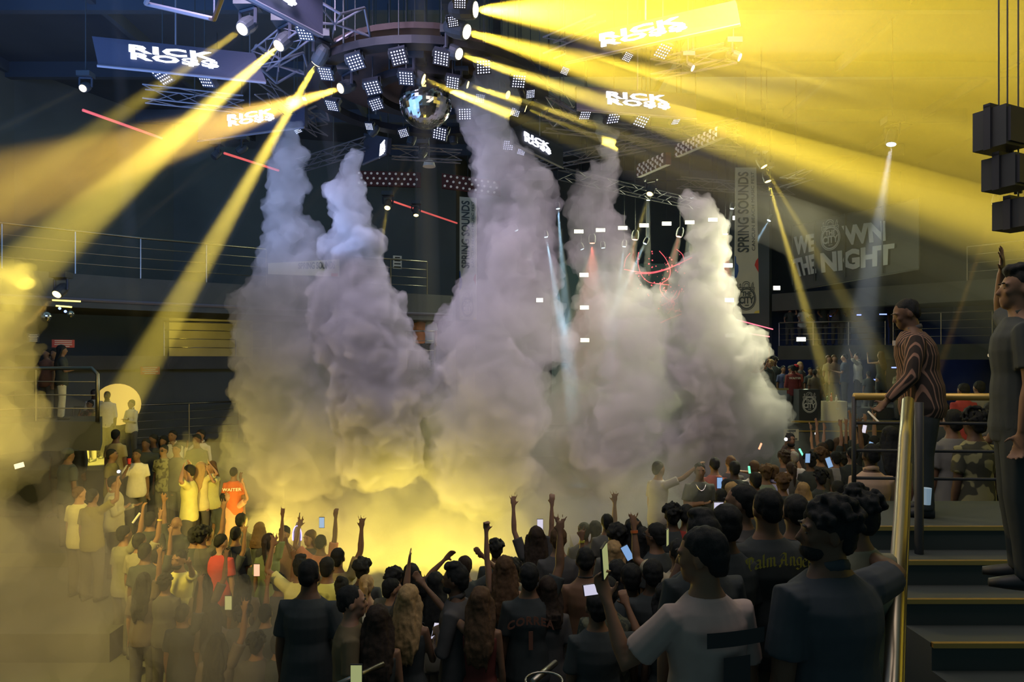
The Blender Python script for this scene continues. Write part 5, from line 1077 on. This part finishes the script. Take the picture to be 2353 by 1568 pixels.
P(320, 1228, 9.8, -12, 'man in washed tee, bent arm with a gold watch raised', bands=((1, (.6, .45, .1)),), skin='b', tc=(0.24, 0.23, 0.18), R_='up', hR='open')
P(345, 1179, 11.4, 0, 'dark head close behind the raised arm with a gold watch', skin='b', tc=BLACK)
P(405, 1190, 11.0, 10, 'bald man dim in the smoke with a reddish hand raised beside him', skin='b', hair='bald', tc=BLACK, L_='high', hL='open')
P(516, 1133, 12.4, 0, 'man in black sleeveless top, right arm stretched far up', skin='c', hair='fade', tc=BLACK, R_='up', hR='open')
for i, (x, y) in enumerate([(447, 1167), (463, 1170), (500, 1262), (360, 1290), (440, 1300), (470, 1330), (600, 1300), (640, 1330), (560, 1340), (520, 1300), (380, 1330), (330, 1320), (610, 1400), (560, 1420), (490, 1400), (420, 1400), (590, 1470), (500, 1480), (640, 1460)]):
    d0 = 9.6 if y < 1310 else 8.4 if y < 1360 else 7.4 if y < 1440 else 6.6
    P(x, y, d0, 0, 'dark haired person, only a dim shape inside the smoke on the left', group='dim people inside the left smoke', skin='b', tc=(BLACK, CHAR, (0.12, 0.1, 0.09))[i % 3], hair=('short', 'curly', 'long')[i % 3], R_=('down', 'up', 'down', 'high')[i % 4], hR='open', vox=.02, f=(V((x - CX) / F * d0, d0, 0), max(1.55, min(1.85, CZ + (HY - y) / F * d0))))
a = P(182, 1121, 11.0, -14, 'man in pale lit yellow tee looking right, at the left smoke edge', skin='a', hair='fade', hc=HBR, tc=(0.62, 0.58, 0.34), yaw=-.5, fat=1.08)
a = P(212, 1126, 10.9, -10, 'man next to the pale yellow tee holding up a phone torch', skin='b', tc=(0.2, 0.18, 0.06), R_='upbent', hR='grip')
phone(a['hands'][1], 'phone with a white torch light held up on the left'); mk('torch_light', S().ball(a['hands'][1] + V(0, -.03, .09), .025, 8, 6), mat('lit_white_torch', (1, 1, 1), emit=(.8, .85, 1), strength=5), label='white torch light of the phone held up on the left', cat='lamp')
P(262, 1096, 11.2, -70, 'large man in grey long sleeved sweater gesturing to the right', skin='b', top='shirt', tc=(0.34, 0.33, 0.28), R_='fold', L_='phonelow', fat=1.15)
a = P(314, 1034, 14.0, -150, 'man in white tee holding a red cup, looking right', skin='c', tc=(0.6, 0.57, 0.5), face=True, R_='mouth', L_='down', hR='grip', yaw=-.4)
q = a['hands'][1]; mk('cup', S().tube([q + V(0, -.02, -.02), q + V(0, -.02, .09)], [.028, .036], 10), cmat('red_plastic', (0.4, 0.03, 0.04)), label='red cup held by the man in white tee', cat='cup')
P(257, 1034, 14.2, -80, 'man in olive shirt turned right inside the yellow beam', skin='b', tc=(0.2, 0.18, 0.07), face=True)
P(156, 1033, 13.0, -30, 'heavy man in dark cap and dark clothes in the shadow on the left', skin='c', hair='cap', tc=BLACK, fat=1.15)
P(246, 901, 17.6, -165, 'dark skinned man in pale short sleeved shirt before the lit round panel', skin='d', hair='fade', top='rolled', tc=(0.55, 0.5, 0.45), face=True)
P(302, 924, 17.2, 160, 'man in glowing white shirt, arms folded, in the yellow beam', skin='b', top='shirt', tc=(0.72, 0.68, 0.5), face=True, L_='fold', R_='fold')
P(216, 896, 17.9, -150, 'man in pale shirt just left of the lit round panel', skin='d', hair='fade', tc=(0.4, 0.36, 0.3), face=True)
P(207, 925, 17.0, 170, 'man in dark patterned shirt, hand at his chin', skin='c', tmat=blotch('dark_patterned_cloth', (0.05, 0.045, 0.045), (0.18, 0.10, 0.09)), face=True, R_='mouth')
P(171, 968, 16.2, -170, 'seated looking man in dark jacket in the left shadow', skin='c', top='shirt', tc=(0.08, 0.08, 0.09), face=True)
P(138, 965, 16.4, 170, 'dim person in grey top leftmost on the dark terrace', skin='c', tc=(0.12, 0.12, 0.12))
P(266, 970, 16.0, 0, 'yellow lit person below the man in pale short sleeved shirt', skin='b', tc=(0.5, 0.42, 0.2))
for x, y, d0, rz, l_, kw in [(352, 1000, 15.2, 160, 'man in dark shirt leaning beside the woman in patterned dress', dict(skin='c', tc=BLACK)), (376, 988, 15.5, 180, 'woman in patterned dress left of the man in open white shirt', dict(sex='f', skin='b', hair='mid', tmat=blotch('patterned_cloth', (0.16, 0.14, 0.1), (0.05, 0.05, 0.05)))), (397, 986, 15.4, 178, 'man in open white shirt, hand raised to his neck', dict(skin='b', top='shirt', tc=WHITE, face=True, L_='mouth')),
                             (461, 979, 15.6, 165, 'bearded man in pale shirt drinking, apart on the right of the terrace', dict(skin='b', top='shirt', tc=(0.6, 0.55, 0.56), beard=True, face=True, R_='mouth')), (376, 1024, 14.3, 176, 'man in camouflage shirt with sunglasses', dict(skin='b', tmat=blotch('camouflage_cloth', (0.22, 0.22, 0.13), (0.06, 0.06, 0.04)), glasses='dark', face=True)), (406, 1022, 14.3, 180, 'young man in dark tee right of the camouflage shirt', dict(skin='b', tc=CHAR, face=True)),
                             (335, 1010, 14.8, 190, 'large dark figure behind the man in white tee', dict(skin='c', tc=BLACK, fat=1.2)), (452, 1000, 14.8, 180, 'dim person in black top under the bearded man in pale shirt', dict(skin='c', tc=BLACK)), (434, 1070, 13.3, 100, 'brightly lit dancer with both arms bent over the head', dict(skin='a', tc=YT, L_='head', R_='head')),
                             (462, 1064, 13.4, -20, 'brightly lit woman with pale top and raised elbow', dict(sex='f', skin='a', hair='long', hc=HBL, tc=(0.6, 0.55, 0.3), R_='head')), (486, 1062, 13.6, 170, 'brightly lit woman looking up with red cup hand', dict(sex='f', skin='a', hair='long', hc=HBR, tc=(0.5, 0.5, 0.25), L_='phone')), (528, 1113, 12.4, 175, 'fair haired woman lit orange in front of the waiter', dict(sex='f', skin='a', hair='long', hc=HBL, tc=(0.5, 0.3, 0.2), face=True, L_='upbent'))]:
    P(x, y, d0, rz, l_, **kw)
wl = P(537, 1076, 13.6, 8, 'waiter in orange shirt with WAITER across the back, in the left smoke', skin='b', hair='fade', tc=(0.5, 0.14, 0.06))
me = text_mesh('WAITER', .085, .003, .001, 1.1, 1.1)
for v in me.vertices: v.co.z += .03
on_back(me, wl, 't_shirt', M_PALE, y=-.16)
# left terrace and the gap between the plumes
for x, y, d0, z0, rz, l_, kw in [(142, 795, 14.6, 2.95, -60, 'woman in black top and white skirt standing at the rounded railing', dict(sex='f', skin='b', hair='long', hc=HB, tc=BLACK, pc=(0.6, 0.58, 0.5), R_='phonelow')), (107, 803, 14.8, 2.95, 170, 'dim person in orange light behind the rounded railing', dict(skin='b', tc=(0.2, 0.1, 0.07))),
                                 (124, 806, 14.9, 2.95, 180, 'dim person beside the woman in white skirt', dict(skin='b', tc=(0.12, 0.08, 0.06))), (966, 719, 23.4, 3.9, 180, 'person in orange top, leftmost of three in the gap between the smoke plumes', dict(skin='a', tc=(0.6, 0.25, 0.1))),
                                 (976, 716, 23.5, 3.9, 180, 'middle one of three people in the gap between the smoke plumes', dict(skin='b', tc=(0.3, 0.2, 0.18))), (988, 716, 23.4, 3.9, 170, 'person in pale top, rightmost of three in the gap between the smoke plumes', dict(skin='b', tc=(0.4, 0.45, 0.45))),
                                 (1815, 711, 25.9, 4.77, 165, 'bare armed person leaning at the left end of the right balcony railing', dict(skin='a', tc=BLACK, R_='rail', L_='phone', lean=(0, .2))), (1843, 712, 25.7, 4.77, 175, 'man in white tee leaning on the right balcony railing', dict(skin='a', tc=(0.45, 0.48, 0.5), R_='rail', L_='rail', lean=(0, .3))),
                                 (1891, 688, 25.5, 4.77, 180, 'man in black tee upright at the right balcony railing', dict(skin='b', tc=BLACK, R_='rail', face=True)), (1922, 688, 25.2, 4.77, 160, 'man in dark tee with forearm raised on the right balcony', dict(skin='b', tc=CHAR, R_='phonelow', L_='rail')),
                                 (1942, 681, 25.0, 4.77, 150, 'tall man leaning hard on the right balcony railing', dict(skin='b', hair='short', tc=BLACK, R_='rail', L_='rail', lean=(0, .15))), (2052, 692, 25.6, 4.77, 190, 'dim person by the blue bar shelves on the right balcony', dict(skin='c', tc=BLACK)),
                                 # vip terrace
                                 (1738, 830, 22.5, 2.35, 150, 'blonde woman in white dress reaching down at the parapet', dict(sex='f', skin='a', hair='long', hc=HBL, top='dress', tc=WHITE, L_='point')), (1769, 829, 22.3, 2.35, 75, 'man with fair curly hair in dark shirt at the parapet', dict(skin='a', hair='curly', hc=HBL, tc=(0.08, 0.1, 0.1), L_='point')),
                                 (1716, 828, 23.2, 2.35, 180, 'woman with both arms up at the smoke edge on the terrace', dict(sex='f', skin='a', hair='long', hc=HBR, tc=BLACK, L_='high', R_='up')), (1752, 826, 23.6, 2.35, 180, 'person with raised fists behind the fair curly hair', dict(skin='a', tc=BLACK, L_='high', R_='high')),
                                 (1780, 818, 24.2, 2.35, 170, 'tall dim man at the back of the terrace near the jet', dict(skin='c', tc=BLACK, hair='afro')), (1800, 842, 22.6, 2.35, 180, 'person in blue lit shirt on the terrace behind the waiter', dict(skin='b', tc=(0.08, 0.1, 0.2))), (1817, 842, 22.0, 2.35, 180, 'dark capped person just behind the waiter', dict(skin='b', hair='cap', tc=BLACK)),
                                 (1839, 833, 22.8, 2.35, 190, 'woman with blonde hair behind the red cap', dict(sex='f', skin='a', hair='long', hc=HBL, tc=CHAR)), (1862, 846, 22.6, 2.35, 180, 'dim person in black between the red cap and the podium', dict(skin='b', tc=BLACK)), (1880, 845, 22.0, 2.35, 150, 'woman in brown top beside the podium', dict(sex='f', skin='b', hair='long', hc=HD, tc=(0.14, 0.10, 0.07))),
                                 (1904, 818, 23.2, 2.7, 180, 'woman in the yellow beam on the terrace', dict(sex='f', skin='a', hair='long', hc=HBR, tc=(0.3, 0.25, 0.15))), (1917, 817, 23.0, 2.7, 170, 'woman with brown curls right of the yellow beam', dict(sex='f', skin='a', hair='long', hc=HBR, tc=(0.2, 0.14, 0.1))),
                                 (1941, 815, 22.0, 2.7, 60, 'man in navy tee facing left holding something out', dict(skin='a', hair='fade', tc=NAVY, L_='phonelow')), (2024, 809, 22.0, 2.7, 20, 'woman in black strapless dress with one hand raised', dict(sex='f', skin='a', hair='long', hc=HBR, top='dress', tc=BLACK, L_='phone')),
                                 (2066, 846, 21.4, 2.35, 10, 'man in pale patterned tee right of the woman in strapless dress', dict(skin='b', tmat=blotch('pale_patterned_cloth', (0.26, 0.26, 0.2), (0.12, 0.12, 0.1)))), (1996, 862, 22.6, 2.35, 0, 'dim person sitting low behind the pale cabinet', dict(skin='b', tc=BLACK)), (1845, 860, 24.0, 2.35, 180, 'dim person far back behind the waiter', dict(skin='b', tc=CHAR))]:
    loc = V((x - CX) / F * d0, d0, z0); H = max(1.5, min(1.95, CZ + (HY - y) / F * d0 - z0)); kw.setdefault('vox', .02)
    person(loc, R(rz), l_, H=H, **kw)
P_ = lambda x, y, d0, z0, rz, l_, **kw: person(V((x - CX) / F * d0, d0, z0), R(rz), l_, H=max(1.5, min(1.95, CZ + (HY - y) / F * d0 - z0)), **kw)
mk('floor', S().box((12.6, 23.3, 2.52), (5.0, 3.2, .35)), M_FLOOR, kind='structure')
ww = P_(1971, 812, 21.9, 2.7, 55, 'man in white shirt with crossbody strap, arm raised, on the terrace', skin='a', top='rolled', tc=(0.6, 0.6, 0.58), L_='wave', R_='down', vox=.016)
mk('strap', S().tube([ww['G'](p) for p in ((-.09, -.02, 1.47), (-.06, -.12, 1.40), (.04, -.16, 1.25), (.15, -.13, 1.05))], .014, 6), M_BLACK, ww['root'])
wa = P_(1822, 840, 21.0, 2.35, 0, 'waiter in dark red shirt with WAITER across the back, beside the podium', skin='c', top='rolled', tc=(0.16, 0.04, 0.04), vox=.016, fat=1.1)
me = text_mesh('WAITER', .085, .003, .001, 1.1, 1.1)
for v in me.vertices: v.co.z += .05
on_back(me, wa, 'shirt', M_PALE, y=-.175)
P_(1829, 839, 21.5, 2.35, 0, 'person in red cap and red tee right behind the waiter', skin='b', hair='cap', hatc=(0.4, 0.03, 0.04), tc=(0.45, 0.12, 0.1), vox=.018)
P_(1872, 850, 21.1, 2.35, -10, 'person in dark uniform standing at the podium', skin='c', tc=(0.12, 0.10, 0.07), vox=.018)

# right half of the dance floor
for i, (x, y, d0) in enumerate([(1342, 1204, 9.0), (1417, 1212, 8.6), (1455, 1196, 9.4), (1395, 1190, 10.2), (905, 1310, 8.6), (945, 1300, 9.0), (975, 1330, 7.8), (1180, 1290, 8.8), (1000, 1320, 8.2)]):
    P(x, y, d0, 0, 'grey shape of a person standing inside the smoke near the middle', group='grey people inside the middle smoke', skin='b', tc=(0.14, 0.14, 0.13), hair=('short', 'curly', 'long')[i % 3], vox=.018)
P(1368, 1200, 8.8, 0, 'man dim in the smoke with one hand raised beside his head', skin='b', tc=(0.16, 0.15, 0.14), R_='up', hR='open')
P(1513, 1063, 11.6, -60, 'ghostly man deep in the smoke pointing right', skin='b', tc=(0.3, 0.28, 0.28), R_='point')
a = P(1608, 1067, 10.4, 175, 'man in black tee with a thin silver necklace facing us, hand on chest', skin='b', face=True, tc=(0.09, 0.1, 0.1), R_='fold', L_='down', fat=1.08)
q = S().tube([a['G']((.075 * math.sin(t), .06 + .085 * abs(math.cos(t)), 1.47 - .09 * math.cos(t) ** 2 * 1.0)) for t in [-1.3 + 2.6 * i / 12 for i in range(13)]], .005, 5); mk('necklace', q, cmat('silver', (0.7, 0.7, 0.7), metal=1.0, rough=.3), a['root'])
for x, y, d0, rz, l_, kw in [(1642, 1054, 11.2, 0, 'man in brick red tee half hidden by smoke', dict(skin='b', hair='fade', tc=(0.3, 0.12, 0.1))), (1679, 1050, 11.6, 0, 'fair close cropped man veiled by smoke', dict(skin='a', hair='fade', hc=HBR, tc=CHAR)), (1688, 1062, 10.6, 0, 'very dark haired man in black tee close before the smoke', dict(skin='d', tc=BLACK, fat=1.05)),
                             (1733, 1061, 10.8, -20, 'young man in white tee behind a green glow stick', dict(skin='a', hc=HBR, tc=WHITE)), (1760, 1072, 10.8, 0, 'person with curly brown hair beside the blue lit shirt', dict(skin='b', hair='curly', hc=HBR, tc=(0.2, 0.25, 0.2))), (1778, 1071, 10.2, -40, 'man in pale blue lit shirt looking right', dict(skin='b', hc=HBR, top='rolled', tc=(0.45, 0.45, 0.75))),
                             (1736, 1088, 9.6, 0, 'man with round dark hair and grey top behind the red neckerchief', dict(skin='b', tc=(0.2, 0.2, 0.2), hair='short')), (1684, 1111, 8.6, -50, 'man with short fair hair and red neckerchief lit orange', dict(skin='a', hair='fade', hc=HBL, tc=REDT, yaw=-.3)), (1658, 1127, 8.2, -30, 'short dark haired person before the red neckerchief', dict(skin='b', tc=BLACK)),
                             (1672, 1103, 9.0, 0, 'dark haired person right behind the blue phone', dict(skin='b', tc=BLACK)), (1802, 1040, 11.6, 10, 'person with curly hair, long bare arm stretched left with glow stick', dict(skin='b', hair='curly', hc=HD, tc=CHAR, L_='side', hL='open')), (1824, 1040, 10.9, 0, 'grey haired man in white tee filming', dict(skin='a', hair='fade', hc=(0.25, 0.23, 0.22), tc=(0.65, 0.6, 0.62), R_='phone')),
                             (1818, 1065, 10.0, 0, 'woman with dark ponytail low in front of the cream notice', dict(sex='f', skin='b', hair='pony', hc=HD, tc=CHAR)), (1862, 1046, 10.6, 6, 'person with a round black afro', dict(skin='c', hair='afro', tc=BLACK)), (1885, 1033, 11.3, 0, 'woman with curly fair brown hair lit violet', dict(sex='f', skin='a', hair='curly', hc=HBR, tc=CHAR)),
                             (1938, 1046, 9.6, 0, 'person with big curly black hair left of the peach shirt', dict(sex='f', skin='c', hair='afro', tc=BLACK)), (1798, 1094, 9.2, 0, 'person with tousled brown curls in the middle of the right crowd', dict(skin='b', hair='curly', hc=HBR, tc=BLACK)), (1845, 1112, 8.4, 0, 'woman with long fair hair under the raised arms', dict(sex='f', skin='b', hair='long', hc=HBL, tc=CHAR)),
                             (1886, 1086, 8.8, 0, 'person with a big dark hairdo and pale collar', dict(sex='f', skin='c', hair='afro', tc=BLACK)), (1925, 1108, 7.6, 0, 'dark broad backed person just left of the peach shirt', dict(skin='c', tc=BLACK, fat=1.15)), (1720, 1150, 7.2, 0, 'dark head low behind the lettered black tee', dict(skin='c', tc=BLACK)),
                             (2045, 984, 7.6, 0, 'tall person with long black hair against the handrail', dict(sex='f', skin='c', hair='long', hc=HB, tc=BLACK)), (1578, 1163, 7.6, -20, 'man with short hair and red collar behind the rough black hair', dict(skin='b', hair='fade', tc=(0.35, 0.06, 0.05))), (1700, 1172, 6.6, 0, 'dark haired person squeezed left of the lettered black tee', dict(skin='c', tc=BLACK)),
                             (1600, 1250, 5.4, 0, 'dark shape of a person behind the raised hand with wristband', dict(skin='c', tc=BLACK)), (1450, 1300, 5.6, 0, 'tall figure in black between the two raised phones', dict(skin='c', tc=BLACK)), (1395, 1330, 5.2, 0, 'dark haired person in floral shirt left of the long black hair', dict(skin='b', tmat=blotch('floral_cloth', (0.06, 0.07, 0.06), (0.12, 0.13, 0.09), 24.0))),
                             (1500, 1290, 5.2, -6, 'broad man in black between the long black hair and the bare shoulders', dict(skin='c', tc=BLACK)), (1260, 1330, 5.6, 0, 'woman with dark hair just right of the jersey, behind its collar', dict(sex='f', skin='b', hair='mid', hc=HD, tc=CHAR))]:
    P(x, y, d0, rz, l_, **kw)
# arms up before the terrace
for x, y, d0, l_, kw in [(1905, 1012, 12.6, 'person in violet light with both arms up, leftmost of the raised arms', dict(L_='high', R_='up')), (1925, 1008, 12.8, 'woman in violet light raising two fingers', dict(sex='f', hair='long', hc=HBR, R_='high', hR='two')), (1945, 1004, 13.0, 'person in pale top with crossed raised arms', dict(L_='upbent', R_='head', tc=(0.5, 0.5, 0.55))), (1966, 1000, 12.9, 'person holding a dark phone over the crowd before the terrace', dict(R_='high', hR='grip')),
                         (1985, 992, 12.4, 'person with open hands raised by the white phone', dict(L_='high', R_='high')), (2008, 985, 12.0, 'man with short hair swinging a pale glow stick by the handrail', dict(skin='a', L_='up', hL='grip')), (1890, 1020, 12.2, 'woman with raised hand beside the green glow stick', dict(sex='f', hair='long', hc=HD, L_='high')), (1958, 1030, 11.4, 'dark haired person below the dark phone', dict()), (1920, 1040, 11.2, 'person in grey top below the two raised fingers', dict(tc=(0.3, 0.3, 0.32))), (2025, 1000, 11.0, 'dark figure at the handrail with raised forearm', dict(skin='c', L_='up'))]:
    kw.setdefault('skin', 'a'); kw.setdefault('tc', BLACK); kw.setdefault('hR', 'open'); kw.setdefault('hL', 'open'); P(x, y, d0, 0, l_, **kw)
a = P(1816, 998, 12.9, 175, 'man in dark jacket facing us with a phone torch, before the cream notice', skin='b', face=True, top='shirt', tc=(0.12, 0.1, 0.09), R_='phone', hR='grip', beard=True)
phone(a['hands'][1], 'phone of the man before the cream notice'); mk('torch_light', S().ball(W(1806, 1010, 12.3), .03, 8, 6), mat('lit_white_torch', (1, 1, 1), emit=(.8, .85, 1), strength=5), label='white torch light before the cream notice', cat='lamp')
mk('torch_light', S().ball(W(1876, 997, 12.9), .03, 8, 6), mat('lit_white_torch', (1, 1, 1), emit=(.8, .85, 1), strength=5), label='white torch light right of the cream notice', cat='lamp')
for x, y, d0, l_, scr, kw in [(1653, 1110, 8.9, 'small bright blue phone screen in the right crowd', M_PSCR3, {}), (1855, 1053, 10.2, 'blue lit phone held up under the green glow stick', M_PSCR3, dict(rx=.1)), (1904, 1063, 9.4, 'phone with a keypad screen held at an angle', M_PSCR3, dict(ry=-.35)), (1998, 1025, 11.5, 'pale blue phone by the raised open hands', M_PSCR3, dict(ry=.4)), (1985, 986, 12.2, 'small white phone above the raised hands', M_PSCR, dict(ry=.2)), (1970, 990, 12.3, 'dark phone above the raised hands', None, {}),
                          (591, 1310, 8.0, 'phone with a pinkish picture in the left smoke', mat('lit_pink_phone_screen', (1, .7, .6), emit=(0.8, 0.45, 0.35), strength=.8), {}), (526, 1385, 7.0, 'faint phone screen low in the left smoke', M_PSCR2, {}), (820, 1553, 4.2, 'phone showing a yellow crowd picture at the bottom edge', M_PSCR2, {}), (1441, 1270, 6.4, 'small tilted phone with app icons', M_PSCR3, dict(ry=-.5)), (1532, 1235, 6.0, 'phone seen edge on by the rough black hair', M_PSCR2, dict(rz=1.1)),
                          (46, 1070, 9.5, 'tiny phone screen in the far left smoke', M_PSCR, dict(ry=1.3))]:
    phone(W(x, y, d0), l_, scr=scr, up=0, **kw)
for x0, y0, x1, y1, d0, c, e, l_ in [(1744, 1033, 1750, 1019, 11.4, (1, .35, .2), 1.6, 'orange glow stick over the outstretched arm'), (1837, 1032, 1845, 1047, 11.4, (.2, 1, .6), 1.3, 'green glow stick above the blue lit phone'), (1721, 1072, 1723, 1088, 9.9, (.2, 1, .6), 1.0, 'green glow stick before the young man in white tee'), (1995, 946, 2022, 973, 11.8, (.8, .7, .55), .25, 'pale stick swung over the raised hands'), (305, 1202, 321, 1180, 10.0, (.7, .65, .45), .2, 'pale stick raised at the left crowd'), (834, 1398, 838, 1440, 6.2, (.6, .55, .4), .12, 'pale stick upright right of the man in plain black tee'), (2272, 817, 2290, 816, 4.6, (.7, .65, .5), .2, 'small pale roll before the man in black shirt')]:
    mk('glow_stick', S().tube([W(x0, y0, d0), W(x1, y1, d0)], .016 if y0 > 900 else .012, 8), mat('lit_stick', c, emit=c, strength=e), label=l_, cat='glow stick')
# behind the landing railing
P_(2240, 948, 6.9, 1.75, 10, 'person with big curly hair in dark tee with pale print behind the landing railing', skin='c', hair='afro', tmat=blotch('pale_print_cloth', (0.08, 0.08, 0.06), (0.32, 0.3, 0.16), 9.0))
P_(2190, 945, 7.2, 1.75, 0, 'man in pale shirt between the two guards, behind the railing', skin='b', tc=(0.2, 0.2, 0.2))
P_(2128, 985, 7.4, 1.75, 10, 'person in white tee seen through the bars by the handrail', skin='b', tc=(0.4, 0.4, 0.42))
P_(2214, 883, 10.5, 2.2, 0, 'person in red tee far behind the landing railing', skin='b', tc=(0.35, 0.06, 0.06)); P_(2250, 878, 11, 2.2, 0, 'person in grey tee beside the red tee behind the landing', skin='b', tc=(0.2, 0.2, 0.2)); P_(2283, 926, 8, 1.75, 180, 'man facing us behind the landing railing, lit from a phone', skin='b', tc=CHAR, face=True, R_='phone')
P_(2160, 925, 8.3, 1.75, 0, 'dark haired person behind the striped shirt', skin='b', tc=BLACK)
# the glowing round panel and the dim speakers
mk('round_panel', S().tube([W(270, 930, 19.0), W(270, 930, 19.1)], [.58, .58], 30), mat('lit_round_panel', (0.8, 0.6, 0.2), emit=(1.0, 0.65, 0.12), strength=.55), label='round yellow glowing panel behind the man in pale short sleeved shirt', cat='lamp')
for x, y, h_, l_ in ((2280, 300, 1.1, 'upper'), (2300, 400, .9, 'middle'), (2325, 495, .8, 'lower')):
    b_ = W(x + 15, y, 5.2); root = empty('hanging_speaker', b_, R(25), label=l_ + ' one of the three dark speakers hanging at the right edge', cat='speaker'); mk('cabinet', S().box((0, 0, 0), (.24, .24, h_ * .27)), M_BLACK, root); mk('bracket', S().box((0, 0, h_ * .15), (.30, .05, .03)).box((-.14, 0, 0), (.02, .05, h_ * .3)).box((.14, 0, 0), (.02, .05, h_ * .3)), M_GREYH, root); mk('grille', S().box((0, -.13, 0), (.2, .02, h_ * .23)), M_GREYH, root); mk('cable', S().tube([(0, 0, 0), (0, 0, 12.05 - b_.z)], .006, 5), M_BLACK, root)
bake()
for i, (o, v) in enumerate(_clouds): remesh_later(o, v * 0.7, 0, billow(i + 31, 0.12, 3.2, 0.075))      # clean the folds the billowing made, then add fine ragged edges
bake()
for o, v in _clouds: remesh_later(o, v * 0.55, 0)
bake()
